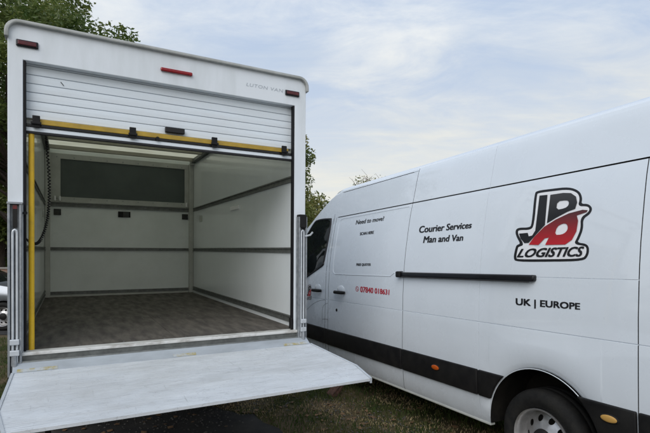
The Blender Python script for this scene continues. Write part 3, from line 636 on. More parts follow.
def arch_parts(parent, cy, cz, r, yoff, xw):
    for side in (0, 1):
        X = (lambda x: x) if side == 0 else (lambda x: VW - x)
        t = taper(cy)
        an = [R(a) for a in range(-6, 187, 6)]
        rows = [[(X(x + t), cy + yoff + (r - .002) * math.cos(a), cz + (r - .002) * math.sin(a)) for a in an] for x in (0.0, 0.10, 0.34)]
        MB().grid(rows).build('wheel_arch_liner', 'liner', parent, smooth='all')
        rw = [[(X(0.34 + t), cy + yoff + k * (r - .002) * math.cos(a), cz + k * (r - .002) * math.sin(a)) for a in an] for k in (1.0, 0.02)]
        MB().grid(rw).build('wheel_arch_back', 'liner', parent)
        pts = [(X(-0.003 + t), cy + yoff + r * math.cos(a), cz + r * math.sin(a)) for a in [R(k) for k in range(0, 181, 5)]]
        MB().tube(pts, 0.003, 6).build('wheel_arch_lip', 'van_paint', parent, smooth=True)

# cab of the box van
CABY = 4.06 - 5.0
lcab = bpy.data.objects.new('cab', None); col.objects.link(lcab); lcab.parent = lv; lcab.location = (0.04, CABY, 0.05)
make_body(lcab, 5.0, 2.2, seams=False)
b = MB(); prof = [(4.0505, 2.32), (4.95, 2.32), (5.08, 2.40), (5.12, 2.6), (5.08, 2.9), (4.98, 3.03), (4.0505, 3.03)]
b.prism(prof, lambda p: (0.0, p[0], p[1]), lambda p: (2.15, p[0], p[1])); b.build('luton_pod', 'grp_white', lv, bevel=0.02, smooth=True)
for s_ in (0, 1):
    x = 0.0 if s_ == 0 else VW; sg = -1 if s_ == 0 else 1
    wp = [(5.56, 1.48), (6.5, 1.42), (6.45, 1.55), (6.05, 2.05), (5.56, 2.07)]
    f = lambda p, d: ((surf(p[0], p[1])[0] - d) if s_ == 0 else VW - surf(p[0], p[1])[0] + d, p[0], p[1])
    MB().prism(wp, lambda p: f(p, -0.01), lambda p: f(p, 0.006)).build('side_window', 'glass', lcab)
    mx = -0.16 if s_ == 0 else VW + 0.16
    MB().ellipsoid((mx, 6.42, 1.62), (0.09, 0.07, 0.17), 14, 10).build('wing_mirror', 'black_plastic', lcab, smooth=True)
    MB().tube([(mx, 6.42, 1.52), (x, 6.45, 1.42)], 0.03, 8).build('mirror_arm', 'black_plastic', lcab)
    hx = 0.3 if s_ == 0 else VW - 0.3
    MB().ellipsoid((hx, 7.27, 0.98), (0.17, 0.10, 0.14), 14, 10).build('headlamp', 'glass', lcab, smooth=True)
arch_parts(lcab, *ARCH[1], 0.0, 0)

# ================================================================== PANEL VAN
pv = empty('panel_van', FV.mw, 'white delivery panel van with courier lettering and black side mouldings', 'van')
body = make_body(pv, 1.15, 2.615)
arch_parts(pv, *ARCH[0], 0.0, 0); arch_parts(pv, *ARCH[1], 0.0, 0)
def vs(px, py, d=0.0):                         # photo pixel -> point on the van's left skin, d proud of it
    x = 0.0
    for _ in range(8): p = FV.on(px, py, 0, x); x = inset(p[2]) + taper(p[1]) - d
    return (x, p[1], p[2])
bx('underbody', 'chassis', pv, 0.10, VW - 0.10, 1.2, 1.72, 0.36, 0.42); bx('underbody', 'chassis', pv, 0.36, VW - 0.36, 1.7205, 7.0, 0.36, 0.42); bx('underbody', 'chassis', pv, 0.06, 0.3595, 2.67, 6.05, 0.345, 0.42); bx('underbody', 'chassis', pv, VW - 0.3595, VW - 0.06, 2.67, 6.05, 0.345, 0.42)
for s_ in (0, 1):
    X = (lambda x: x) if s_ == 0 else (lambda x: VW - x)
    b = MB(); b.box(*sorted((X(0.012), X(0.06))), 2.655, 6.07, 0.312, 0.3295); b.build('sill', 'frame_grey', pv, bevel=0.004)
    # black mouldings, split at the panel gaps, ends following the arches
    zb0, zt0 = 0.528, 0.728
    def dyz(z, c): return math.sqrt(max(0, (c[2] + .004) ** 2 - (z - c[1]) ** 2))
    A, B = ARCH
    zsr = [zb0 + (zt0 - zb0) * k / 6 for k in range(7)]
    segs = [([(1.155, zb0), (1.539, zb0), (1.539, zt0), (1.155, zt0)]), [(1.551, zb0)] + [(A[0] - dyz(z, A), z) for z in zsr] + [(1.551, zt0)],
            [(A[0] + dyz(z, A), z) for z in zsr[::-1]] + [(2.744, zb0), (2.744, zt0)], [(2.756, zb0), (3.754, zb0), (3.754, zt0), (2.756, zt0)], [(3.766, zb0), (5.369, zb0), (5.369, zt0), (3.766, zt0)],
            [(5.381, zb0), (5.454, zb0), (5.454, zt0), (5.381, zt0)], [(5.466, zb0)] + [(B[0] - dyz(z, B), z) for z in zsr] + [(5.466, zt0)]]
    for sgm in segs:
        dep = lambda p, d: (X(inset(p[1]) + taper(p[0]) - d), p[0], p[1])
        cz_ = (zb0 + zt0) / 2
        MB().prism(sgm, lambda p: dep(p, -0.004), lambda p: dep(p, 0.020 if True else 0)).build('side_moulding', 'black_plastic', pv, bevel=0.009, seg=3, smooth=True)
    def marker(y, z, m):
        o = MB().ellipsoid((X(-0.030), y, z), (0.007, 0.062, 0.028), 18, 10).build('side_marker', 'black_plastic', pv, smooth=True)
        MB().ellipsoid((X(-0.0345), y, z), (0.006, 0.050, 0.021), 18, 10).build('lens', m, o, smooth=True)
    if s_ == 0:
        a = vs(434.5, 367.5, 0.03); marker(a[1], a[2], 'amber'); a = vs(608, 419, 0.03); marker(a[1], a[2], 'amber_pale')
# load-door rail and end block
def skin_box(name, m, pts, d0, d1, bevel=0.0, parent=pv):
    P0 = [vs(*p, d=d0) for p in pts]; P1 = [vs(*p, d=d1) for p in pts]; return MB().hexa(P0 + P1).build(name, m, parent, bevel=bevel)
r1 = vs(402.5, 274); r2 = vs(536.5, 277.2)
MB().prism([(r2[1], 1.432), (r1[1], 1.432), (r1[1], 1.478), (r2[1], 1.478)], lambda p: (inset(p[1]) + 0.01, p[0], p[1]), lambda p: (inset(p[1]) - 0.034, p[0], p[1])).build('slider_rail', 'gloss_black', pv, bevel=0.012, seg=3, smooth=True)
bx('rail_end_block', 'black_plastic', pv, -0.035, 0.03, r1[1] - 0.012, r1[1] + 0.055, 1.425, 1.486, bevel=0.012)
bx('rail_slot', 'seal', pv, -0.0265, -0.0195, r2[1] + 0.03, r1[1] - 0.03, 1.4255, 1.433)
# pressed blank panel on the sliding door: raised bead round its edge
def bead(name, pts2, rad=0.0055, d=-0.001, m='van_paint'):
    return MB().tube([(inset(z) + taper(y) - d, y, z) for y, z in pts2], rad, 6).build(name, m, pv, smooth=True)
def rrect(y0, y1, z0, z1, r, n=6):
    o = []
    for cy, cz, a0 in ((y1 - r, z1 - r, 0), (y0 + r, z1 - r, 90), (y0 + r, z0 + r, 180), (y1 - r, z0 + r, 270)):
        o += [(cy + r * math.cos(R(a0 + 90 * k / n)), cz + r * math.sin(R(a0 + 90 * k / n))) for k in range(n + 1)]
    return o
rr_ = [q for q in rrect(3.80, 5.275, 1.432, 2.135, 0.075)]
left = [q for q in rr_ if q[0] > 4.5]
path = [(3.92, 1.47), (3.99, 1.432)] + [(5.2, 1.432)] + [(5.2 + 0.075 * math.sin(R(a)), 1.507 - 0.075 * math.cos(R(a))) for a in range(0, 91, 15)] + [(5.275, z) for z in np.linspace(1.55, 2.03, 9)] + [(5.2 + 0.075 * math.cos(R(a)), 2.06 + 0.075 * math.sin(R(a))) for a in range(0, 91, 15)] + [(4.5, 2.135), (3.80, 2.135)]
dense = []
for a, c in zip(path, path[1:]):
    n = max(1, int(math.hypot(c[0] - a[0], c[1] - a[1]) / 0.12)); dense += [(a[0] + (c[0] - a[0]) * k / n, a[1] + (c[1] - a[1]) * k / n) for k in range(n)]
bead('pressed_edge', dense + [path[-1]])
# side window of the cab with rubber frame
def win(pxs, m, name, d0, d1, parent, bevel=0.0):
    return MB().prism([vs(*p)[1:] for p in pxs], lambda p: (inset(p[1]) + taper(p[0]) - d0, p[0], p[1]), lambda p: (inset(p[1]) + taper(p[0]) - d1, p[0], p[1])).build(name, m, parent, bevel=bevel)
wo = [(331.2, 219.0), (330.6, 226), (328.2, 240), (325.0, 256), (323.5, 262.5), (321.5, 266), (306.0, 277.3), (301, 280), (296, 281), (297, 265), (301.5, 250), (305.5, 239), (311, 229), (315.0, 222.8), (318, 220.6), (324, 219.3)]
ctr = (313, 250); wi = [(ctr[0] + (x - ctr[0]) * 0.93, ctr[1] + (y - ctr[1]) * 0.95) for x, y in wo]
def skin_patch(pxs, d, n=10):
    P = [vs(*p)[1:] for p in pxs]; zs_ = [p[1] for p in P]; z0, z1 = min(zs_), max(zs_); rows_ = []
    for k in range(n + 1):
        z = z0 + (z1 - z0) * (0.003 + 0.994 * k / n); xs = []
        for i in range(len(P)):
            a, c = P[i], P[(i + 1) % len(P)]
            if (a[1] > z) != (c[1] > z): xs.append(a[0] + (c[0] - a[0]) * (z - a[1]) / (c[1] - a[1]))
        ya, yb = min(xs), max(xs); rows_.append([(inset(z) + taper(y) - d, y, z) for y in np.linspace(ya, yb, 9)])
    return MB().grid(rows_)
skin_patch(wo, 0.004, 24).build('side_window', 'glass', pv, smooth='all')
_ring = [Vector(vs(*p, d=0.004)) for p in wo]; MB().tube(smooth_path(_ring + [_ring[0]], 4), 0.013, 6).build('window_frame', 'seal', pv, smooth=True)
# handles, lock, flap lines
def handle(px, py, ln):
    p = vs(px, py); s = inset(p[2]) + taper(p[1])
    MB().ellipsoid((s + 0.004, p[1], p[2] + 0.03), (0.012, ln * 0.42, 0.055), 18, 10).build('handle_cup', 'van_paint', pv, smooth=True)
    MB().tube([(s - 0.012, p[1] - ln / 2, p[2]), (s - 0.038, p[1] - ln * .36, p[2]), (s - 0.040, p[1] + ln * .36, p[2]), (s - 0.012, p[1] + ln / 2, p[2])], [0.017, 0.021, 0.021, 0.017], 10).build('door_handle', 'black_plastic', pv, smooth=True)
handle(340.8, 292.3, 0.24); handle(318.0, 290.3, 0.24)
p = vs(336.8, 310); MB().tube([(p[0] + .003, p[1], p[2]), (p[0] - .007, p[1], p[2])], 0.018, 12).build('door_lock', 'black_plastic', pv)
def line(name, pxs, rad=0.0028, m='seal'):
    P = [Vector(vs(*q, d=-0.0012)) for q in pxs]; return MB().tube(smooth_path(P, 5), rad, 5).build(name, m, pv)
line('wing_crease', [(304.5, 312.5), (308, 308.5), (313, 304), (318, 301.3), (323, 300), (325.2, 300)])
line('fuel_flap_gap', [(327.8, 303), (324.5, 304.8), (322.8, 308), (322.3, 318), (322.2, 334)])
line('fuel_flap_gap', [(322.4, 319.2), (327.8, 319.2)])
line('cab_door_gap', [(335.3, 214), (333, 228), (330, 246), (327.2, 267)])
# wheels
pv_s = math.sin(R(1.0))
for y in (2.22, 6.53):
    zl = 0.346 + GZ + y * pv_s
    wheel(pv, (0.045, y, zl), -1, r=0.346, wd=0.215); wheel(pv, (VW - 0.045, y, zl), 1, r=0.346, wd=0.215)
bx('axle', 'chassis', pv, 0.2, VW - 0.2, 2.14, 2.24, 0.33, 0.42)
# rear of the van (out of the picture): doors, lamps, bumper
for x0, x1 in ((0.20, 1.030), (1.040, 1.87)): bx('rear_door', 'van_paint', pv, x0, x1, 1.125, 1.1495, 0.50, 2.40, bevel=0.01)
for x in (0.03, VW - 0.15): bx('tail_lamp', 'red_lens', pv, x, x + 0.12, 1.122, 1.1495, 0.95, 1.55, bevel=0.01)
bx('rear_bumper', 'black_plastic', pv, 0.02, VW - 0.02, 1.05, 1.1495, 0.34, 0.4985, bevel=0.02)
MB().ellipsoid((-0.16, 6.42, 1.62), (0.09, 0.07, 0.17), 14, 10).build('wing_mirror', 'black_plastic', pv, smooth=True)
MB().tube([(-0.16, 6.42, 1.52), (0.02, 6.45, 1.42)], 0.03, 8).build('mirror_arm', 'black_plastic', pv)
for hx in (0.3, VW - 0.3): MB().ellipsoid((hx, 7.27, 0.98), (0.17, 0.10, 0.14), 14, 10).build('headlamp', 'glass', pv, smooth=True)
# lettering
S1 = lambda x, y, e=0: vs(x, y, 0.0016 + e)
text_on('lettering', 'Need to move?', ((355.7, 224.6), (384, 220.4), (384.3, 216.2), (356.2, 220.2)), S1, 'print_black', pv, bold=0.028, shear=0.16)
text_on('lettering', 'SCAN HERE', ((359.9, 235.3), (373.5, 233.6), (373.8, 230.8), (360.2, 232.5)), S1, 'print_black', pv, bold=0.05)
text_on('lettering', 'FREE QUOTES', ((356.3, 266.3), (370.4, 266.1), (370.6, 263.4), (356.5, 263.4)), S1, 'print_black', pv, bold=0.05)
text_on('phone_number', '07840 018631', ((360.3, 292.0), (389.0, 294.8), (389.3, 289.8), (360.4, 286.4)), S1, 'print_red', pv, bold=0.035)
text_on('lettering', 'Courier Services', ((419.2, 232.9), (471.2, 228.0), (471.8, 221.8), (419.6, 226.2)), S1, 'print_black', pv, bold=0.042, shear=0.13)
text_on('lettering', 'Man and Van', ((423.2, 242.9), (462.8, 240.6), (463.2, 234.4), (423.8, 236.4)), S1, 'print_black', pv, bold=0.042, shear=0.13)
text_on('lettering', 'UK | EUROPE', ((516, 306.9), (579.6, 311.6), (579.8, 303.2), (516, 298.2)), S1, 'print_black', pv, bold=0.045)
# phone badge: ring with a handset stroke
def px_poly(name, rings, m, proj, parent):
    bm = bmesh.new(); es = []
    for rg in rings:
        v = [bm.verts.new(proj(*p)) for p in rg]; es += [bm.edges.new((v[i], v[(i + 1) % len(v)])) for i in range(len(v))]
    bmesh.ops.triangle_fill(bm, edges=es, use_beauty=True); me = bpy.data.meshes.new(name); bm.to_mesh(me); bm.free(); me.materials.append(MAT[m])
    o = bpy.data.objects.new(name, me); col.objects.link(o); o.parent = parent; return o
ci = lambda r, k=24: [(357.1 + 0.78 * r * math.cos(2 * math.pi * i / k), 288.9 + r * 1.25 * math.sin(2 * math.pi * i / k)) for i in range(k)]
px_poly('phone_badge', [ci(2.05), ci(1.55)], 'print_red', S1, pv)
px_poly('phone_badge', [[(356.4, 287.9), (356.9, 287.8), (357.0, 288.6), (357.5, 289.4), (357.9, 289.6), (357.7, 290.1), (357.1, 289.8), (356.5, 288.9)]], 'print_red', S1, pv)
# company badge
mg = bpy.data.materials.new('badge_red'); mg.use_nodes = True; MAT['badge_red'] = mg
def badge(parent, to_px, name, lx):
    def inset_poly(P, d):
        n = len(P); A = sum(P[i][0] * P[(i + 1) % n][1] - P[(i + 1) % n][0] * P[i][1] for i in range(n)); s = 1 if A > 0 else -1; o = []
        for i in range(n):
            a, b_, c = Vector(P[i - 1]), Vector(P[i]), Vector(P[(i + 1) % n]); e1 = (b_ - a).normalized(); e2 = (c - b_).normalized()
            n1, n2 = Vector((-e1.y, e1.x)) * s, Vector((-e2.y, e2.x)) * s; bi = (n1 + n2); l = bi.length
            bi = bi / l if l > 1e-6 else n1; o.append(tuple(b_ + bi * min(d / max(0.5, bi.dot(n1)), d * 1.6)))
        return o
    def rnd(P, it=2):
        for _ in range(it):
            o = []
            for i in range(len(P)):
                a, b_ = Vector(P[i]), Vector(P[(i + 1) % len(P)]); o += [tuple(a.lerp(b_, .25)), tuple(a.lerp(b_, .75))]
            P = o
        return P
    OUT = [(152, 60), (165, 45), (240, 35), (330, 25), (385, 45), (400, 85), (392, 113), (430, 112), (452, 135), (440, 165), (402, 190), (404, 240), (385, 290), (372, 312), (420, 318), (435, 340), (430, 380), (405, 408), (240, 411), (60, 412), (42, 395), (55, 335), (62, 324), (80, 318), (60, 285), (52, 255), (65, 235), (125, 235), (138, 220)]
    J = [(178, 70), (219, 66), (206, 221), (166, 264), (122, 313), (100, 315), (80, 292), (72, 266), (117, 262), (122, 280), (140, 276), (156, 250), (162, 200)]
    B1 = [(234, 66), (300, 56), (340, 57), (366, 75), (372, 105), (362, 138), (322, 153), (266, 183), (216, 213)]
    H1 = [(270, 99), (318, 93), (330, 101), (328, 120), (310, 135), (264, 144)]
    SW = [(122, 323), (150, 284), (202, 231), (262, 193), (330, 161), (400, 143), (427, 145), (421, 155), (370, 172), (377, 200), (368, 255), (345, 298), (310, 322), (207, 324), (226, 286), (205, 290), (172, 324)]
    H2 = [(268, 230), (298, 213), (319, 216), (325, 238), (315, 258), (293, 271), (256, 273)]
    root = px_poly(name, [rnd(OUT)], 'print_black', lambda x, y: vs(*to_px(x, y), d=0.0012), parent)
    px_poly('badge_ground', [rnd(inset_poly(OUT, 13))], 'print_white', lambda x, y: vs(*to_px(x, y), d=0.0020), root)
    px_poly('badge_letter', [J], 'print_black', lambda x, y: vs(*to_px(x, y), d=0.0048), root)
    px_poly('badge_letter', [B1, rnd(H1, 1)], 'badge_dark', lambda x, y: vs(*to_px(x, y), d=0.0048), root)
    px_poly('badge_swoosh', [SW, rnd(H2, 1)], 'badge_red', lambda x, y: vs(*to_px(x, y), d=0.0052), root)
    text_on('lettering', 'LOGISTICS', ((62, 388), (400, 383), (407, 333), (75, 346)), lambda x, y, e=0: vs(*to_px(x, y), d=0.0042 + e), 'print_black', root, bold=0.055, shear=0.25)
def grad(m, stops, z0, z1):
    t = m.node_tree; b = t.nodes['Principled BSDF']; b.inputs['Roughness'].default_value = 0.3
    tcn = t.nodes.new('ShaderNodeTexCoord'); sp_ = t.nodes.new('ShaderNodeSeparateXYZ'); t.links.new(tcn.outputs['Object'], sp_.inputs[0])
    mr = t.nodes.new('ShaderNodeMapRange'); mr.inputs['From Min'].default_value = z0; mr.inputs['From Max'].default_value = z1; t.links.new(sp_.outputs[2], mr.inputs['Value'])
    cr = t.nodes.new('ShaderNodeValToRGB'); t.links.new(mr.outputs[0], cr.inputs[0]); e = cr.color_ramp.elements
    e[0].position, e[0].color = stops[0][0], (*stops[0][1], 1); e[1].position, e[1].color = stops[-1][0], (*stops[-1][1], 1)
    for p_, c_ in stops[1:-1]: q = e.new(p_); q.color = (*c_, 1)
    t.links.new(cr.outputs[0], b.inputs['Base Color'])
za, zb_ = vs(540, 245)[2], vs(570, 209)[2]
grad(mg, [(0.0, (0.50, 0.012, 0.022)), (0.55, (0.22, 0.012, 0.016)), (1.0, (0.035, 0.02, 0.02))], za, zb_)
md = bpy.data.materials.new('badge_dark'); md.use_nodes = True; MAT['badge_dark'] = md
grad(md, [(0.0, (0.006, 0.006, 0.007)), (1.0, (0.045, 0.042, 0.042))], vs(560, 215)[2], vs(565, 192)[2])
badge(pv, lambda x, y: (505 + x / 5.158, 182 + y / 5.158), 'company_badge', 0)
badge(pv, lambda x, y: (305.9 + x / 490 * 6.4, 283.5 + y / 433 * 17), 'company_badge', 0)

# ================================================================== trees, hedge, wall, car, brick
def leaf_cloud(name, m, parent, clumps, per, lsize, spread):
    """clumps: list of (centre, radius); leaves are folded diamonds scattered in each clump"""
    Vv, Ff = [], []; k = 0
    for (c, r) in clumps:
        n = max(4, int(per * (r / spread) ** 2))
        d = rng.normal(size=(n, 3)); d /= np.linalg.norm(d, axis=1)[:, None]; rad = r * rng.random(n) ** 0.5
        P = np.array(c) + d * rad[:, None] * np.array([1, 1, 0.8])
        A = rng.normal(size=(n, 3)); A[:, 2] *= 0.6; A /= np.linalg.norm(A, axis=1)[:, None]
        B = np.cross(A, rng.normal(size=(n, 3))); B /= np.linalg.norm(B, axis=1)[:, None]; Nn = np.cross(A, B)
        s = lsize * (0.6 + 0.8 * rng.random(n))[:, None]
        q = np.stack([P - A * s, P + B * s * .42 + Nn * s * .15, P + A * s, P - B * s * .42 + Nn * s * .15], 1).reshape(-1, 3)
        Vv.append(q); Ff.append(np.arange(n * 4).reshape(n, 4) + k); k += n * 4
    Vv = np.concatenate(Vv); Ff = np.concatenate(Ff)
    me = bpy.data.meshes.new(name); me.from_pydata(Vv.tolist(), [], Ff.tolist()); me.materials.append(MAT[m])
    o = bpy.data.objects.new(name, me); col.objects.link(o); o.parent = parent; return o
def tree(name, loc, h, cr, cz, label, leafm, nclump, per, lsize, rt, squash=0.85, group=None, cmin=0.5, cmax=1.0, crown=True, seed=1):
    loc = (loc[0], loc[1], GZ); random.seed(seed); globals()['rng'] = np.random.default_rng(seed)
    t = empty(name, Matrix.Translation(loc), label, 'tree', group); b = MB()
    lean = Vector((random.uniform(-.3, .3), random.uniform(-.3, .3), 0))
    pts = [Vector((0, 0, -0.1)), Vector((0, 0, h * .18)), Vector((lean.x * .4, lean.y * .4, h * .42)), Vector((lean.x, lean.y, h * .68)), Vector((lean.x * 1.3, lean.y * 1.3, h * .9))]
    b.tube(smooth_path(pts, 4), [rt * 1.25 * (1 - i / 17.5) for i in range(17)], 10); tk = b.build('trunk', 'bark', t, smooth='all')
    clumps = []; lm = MB()
    for i in range(nclump):
        while True:
            d = Vector(rng.normal(size=3)); d.normalize(); rr = random.uniform(0.35, 1.0) ** 0.6
            wob = 0.75 + 0.45 * mnoise.noise(d * 1.7 + Vector(loc))
            p = Vector((d.x * cr, d.y * cr, d.z * (h - cz) * squash)) * rr * wob + Vector((lean.x, lean.y, cz))
            if p.z > h * 0.12: break
        clumps.append((tuple(p), random.uniform(cmin, cmax)))
        if i % 2 == 0:
            zz_ = max(h * .15, min(h * .85, p.z - (Vector((p.x, p.y)).length) * random.uniform(.35, .8))); s0 = Vector((lean.x * zz_ / h, lean.y * zz_ / h, zz_)); md_ = s0.lerp(p, .5) + Vector((random.uniform(-.3, .3), random.uniform(-.3, .3), random.uniform(-.1, .3)))
            r0 = rt * 0.32 * (1 - zz_ / h) + 0.012; lm.tube(smooth_path([s0, md_, p], 3), [r0, r0 * .85, r0 * .7, r0 * .6, r0 * .45, r0 * .3, 0.006], 5, caps=False)
    lm.build('branches', 'bark', t, smooth='all')
    if crown: leaf_cloud('crown', leafm, t, clumps, per, lsize, (cmin + cmax) / 2)
    return t
tree('broadleaf_tree', (-10.4, 16.5, 0), 12.8, 5.9, 7.4, 'tall dense green broadleaf tree rising behind the box van roof', 'leaf_green', 230, 330, 0.075, 0.26, cmin=0.4, cmax=0.85, seed=4)
tree('broadleaf_tree', (-2.4, 20.5, 0), 7.9, 2.7, 4.6, 'slim green tree between the box van and the panel van', 'leaf_olive', 95, 240, 0.075, 0.13, cmin=0.3, cmax=0.65, seed=11)
tree('broadleaf_tree', (-16.6, 24, 0), 10.5, 4.8, 4.8, 'dark green tree behind the silver car at the left edge', 'leaf_green', 190, 190, 0.11, 0.2)
tree('shrub_tree', (-0.9, 17.5, 0), 4.3, 1.7, 2.4, 'low brownish bushy tree behind the panel van cab', 'leaf_olive', 60, 200, 0.07, 0.09, cmin=0.35, cmax=0.7)
# bare twiggy shrub whose top shows over the panel van's roof
sb = empty('bare_shrub', Matrix.Translation((2.0, 19.5, GZ)), 'bare twiggy shrub top showing over the panel van roof', 'shrub'); b = MB()
for i in range(46):
    a = random.uniform(0, 6.28); tp = Vector((math.cos(a) * random.uniform(.1, .85), math.sin(a) * random.uniform(.1, .85), random.uniform(3.9, 4.95)))
    md_ = tp * 0.5 + Vector((random.uniform(-.15, .15), random.uniform(-.15, .15), 0.1)); P = smooth_path([Vector((0, 0, -0.05)) + tp * 0.02, md_, tp], 4)
    b.tube(P, [0.03, .026, .022, .019, .016, .013, .010, .008, .006], 4, caps=False)
    for _ in range(5):
        q = P[random.randint(4, 8)]; b.tube([q, q + Vector((random.uniform(-.22, .22), random.uniform(-.22, .22), random.uniform(.08, .35)))], [0.007, 0.004], 3, caps=False)
b.build('twigs', 'twig', sb); leaf_cloud('leaves', 'leaf_olive', sb, [((random.uniform(-.6, .6), random.uniform(-.6, .6), random.uniform(2.0, 4.2)), .5) for _ in range(26)] + [((random.uniform(-.7, .7), random.uniform(-.7, .7), random.uniform(4.0, 4.75)), .3) for _ in range(60)], 22, 0.055, 0.4)
# hedge behind everything; unseen left leg added to break the reflected horizon in paint
hd = empty('hedge', Matrix.Translation((-6, 27, GZ)), 'dark green hedge running behind the vehicles, with an unseen left leg added for reflections', 'hedge')
cl = [((x, random.uniform(-.5, .5), random.uniform(.25, 2.3)), .65) for x in np.arange(-20, 30, 0.27) for _ in range(2)] + [((-20 + random.uniform(-.5, .5), y, random.uniform(.25, 3.2 + .5 * math.sin(y))), .65) for y in np.arange(-36, 0, 0.3) for _ in range(3)]
leaf_cloud('foliage', 'leaf_hedge', hd, cl, 55, 0.12, 0.65)
b = MB()
for x in np.arange(-20, 30, 0.9): b.tube([(x, 0, -0.05), (x + random.uniform(-.1, .1), random.uniform(-.1, .1), 1.8)], [0.05, 0.02], 5)
b.build('stems', 'bark', hd)
# brick boundary wall left of the box van, behind the car
bw = empty('brick_wall', Matrix.Translation((-16.5, 15.2, GZ)), 'low brown brick boundary wall behind the silver car', 'wall')
bx('mortar', 'mortar', bw, 0.006, 9.094, 0.006, 0.209, 0.0, 1.19)
me = None
def brick_mesh():
    return MB().box(0, 0.215, 0, 0.215, 0, 0.065).build('brick', 'wall_brick', bw, bevel=0.004, seg=1)
cnt = 0; first = None
for r_ in range(16):
    for k in range(40):
        x = 9.1 - 0.228 * (k + 1) + (0.114 if r_ % 2 else 0)
        if x < 0 or x + .215 > 9.1 or cnt >= 300 or k > 17: continue
        if first is None: first = brick_mesh(); o = first
        else: o = bpy.data.objects.new('brick', first.data); col.objects.link(o); o.parent = bw
        o.location = (x, random.uniform(-.002, .002), 0.01 + r_ * 0.0745); cnt += 1
b = MB()
for r_ in range(16):
    for k in range(18, 40):
        x = 9.1 - 0.228 * (k + 1) + (0.114 if r_ % 2 else 0)
        if x < 0: continue
        b.box(x, x + .215, 0, .215, 0.01 + r_ * 0.0745, 0.075 + r_ * 0.0745)
tag(b.build('brick_courses', 'wall_brick', bw), kind='stuff')
bx('coping', 'mortar', bw, -0.03, 9.13, -0.03, 0.245, 1.2005, 1.25, bevel=0.01)

# silver hatchback
car = empty('parked_car', Matrix.Translation((-7.42, 10.93, GZ + 0.008)) @ Matrix.Rotation(R(-82), 4, 'Z'), 'silver hatchback car parked beside the box van at the left edge', 'car')
# local: y forward; x right. right side (x+) faces the camera
ST = [(-2.9, .60, .55, .62, .75), (-2.86, .74, .40, .80, .98), (-2.75, .82, .32, .92, 1.15), (-2.5, .86, .28, .96, 1.36), (-2.1, .87, .26, .97, 1.44), (-1.5, .88, .25, .96, 1.47), (-1.0, .88, .25, .95, 1.45), (-0.6, .88, .25, .94, 1.36), (-0.25, .88, .25, .93, 1.20), (0.15, .87, .25, .93, 1.0), (0.5, .86, .26, .88, .93), (0.8, .84, .27, .80, .86), (1.0, .78, .30, .70, .76), (1.1, .66, .36, .58, .64)]
AR = [(-2.15, .31, .335), (0.35, .31, .335)]
ysc = sorted(set([s[0] for s in ST]) | {round(c[0] + c[2] * math.cos(R(a)), 4) for c in AR for a in range(0, 181, 10)})
def cint(y): return [float(np.interp(y, [s[0] for s in ST], [s[i] for s in ST])) for i in range(1, 5)]
rows = []
for y in ysc:
    wd, zb1, zbl, ztp = cint(y); z0 = zb1
    for cy, cz, r in AR:
        if abs(y - cy) < r: z0 = max(z0, cz + math.sqrt(r * r - (y - cy) ** 2))
    zm = z0 + (zbl - z0) * .55; gh = ztp - zbl
    rows.append([(wd * .95, y, z0), (wd, y, z0 + (zm - z0) * .5), (wd, y, zm), (wd * .97, y, zbl - .03), (wd * .955, y, zbl), (wd * (.955 - .10 * min(1, gh / .4)), y, zbl + gh * .5), (wd * (.955 - .22 * min(1, gh / .4)), y, zbl + gh * .88), (wd * .60, y, ztp), (0, y, ztp + .015)])
bf, gf = MB(), MB()
for i in range(len(rows) - 1):
    for j in range(8):
        q = [rows[i][j], rows[i][j + 1], rows[i + 1][j + 1], rows[i + 1][j]]; yc = (ysc[i] + ysc[i + 1]) / 2
        gl = (j in (4, 5) and -2.45 < yc < -0.3 and not -1.3 < yc < -1.22) or (j >= 6 and (-0.95 < yc < 0.1 or yc < -2.3 and yc > -2.8))
        for mir in (1, -1): (gf if gl else bf).add([(p[0] * mir, p[1], p[2]) for p in q], [(0, 1, 2, 3)])
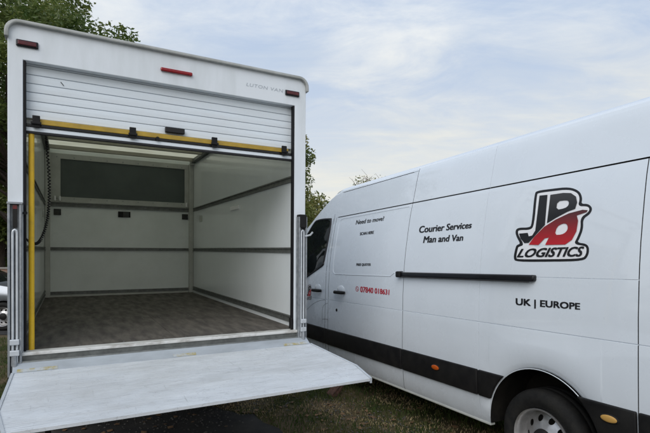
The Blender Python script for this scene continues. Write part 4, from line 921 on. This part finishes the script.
cb = bf.build('body', 'silver_paint', car, smooth=True); gf.build('window', 'glass', car, smooth=True)
for yy, e in ((rows[0], 0), (rows[-1], 1)): MB().add([p for p in yy] + [(-p[0], p[1], p[2]) for p in yy[::-1]], [tuple(range(len(yy) * 2))]).build('bumper', 'silver_paint', car)
bx('underbody', 'chassis', car, -.6, .6, -2.7, .95, .24, .30)
for cy, cz, r in AR:
    for sg in (1, -1):
        wheel(car, (sg * .87, cy, 0.305), sg, r=0.305, rr=0.20, wd=0.18)
        rw = [[(sg * x, cy + (r - .003) * math.cos(R(a)), cz + (r - .003) * math.sin(R(a))) for a in range(0, 181, 10)] for x in (.86, .62)]
        MB().grid(rw).build('wheel_arch_liner', 'liner', car)
for sg in (1, -1):
    MB().ellipsoid((sg * .62, 0.93, .66), (.16, .16, .07), 14, 8).build('headlamp', 'glass', car, smooth=True)
    MB().ellipsoid((sg * .98, -0.15, .98), (.09, .06, .06), 12, 8).build('door_mirror', 'silver_paint', car, smooth=True)
    for yy in (-1.0, -1.95): MB().tube([(sg * .885, yy, .80), (sg * .905, yy + .03, .80), (sg * .905, yy + .15, .80), (sg * .885, yy + .18, .80)], .012, 6).build('door_handle', 'silver_paint', car)

# broken brick on the grass under the platform edge
bm = bmesh.new(); bmesh.ops.create_cube(bm, size=1); bmesh.ops.subdivide_edges(bm, edges=bm.edges, cuts=3, use_grid_fill=True)
for v in bm.verts:
    n_v = mnoise.noise_vector(v.co * 2.3 + Vector((4, 1, 2))); v.co = Vector((v.co.x * .20, v.co.y * .105, v.co.z * .075)) + n_v * 0.014
    if v.co.x > .02: v.co.z *= 1 - (v.co.x - .02) * 3
me = bpy.data.meshes.new('broken_brick'); bm.to_mesh(me); bm.free(); me.materials.append(MAT['brick_red'])
bk = bpy.data.objects.new('broken_brick', me); col.objects.link(bk); bk.location = (0.125, 5.44, GZ + 0.075); bk.rotation_euler = (R(12), R(-48), R(25))
tag(bk, 'rust brown broken brick lying on the grass under the platform edge', 'brick')
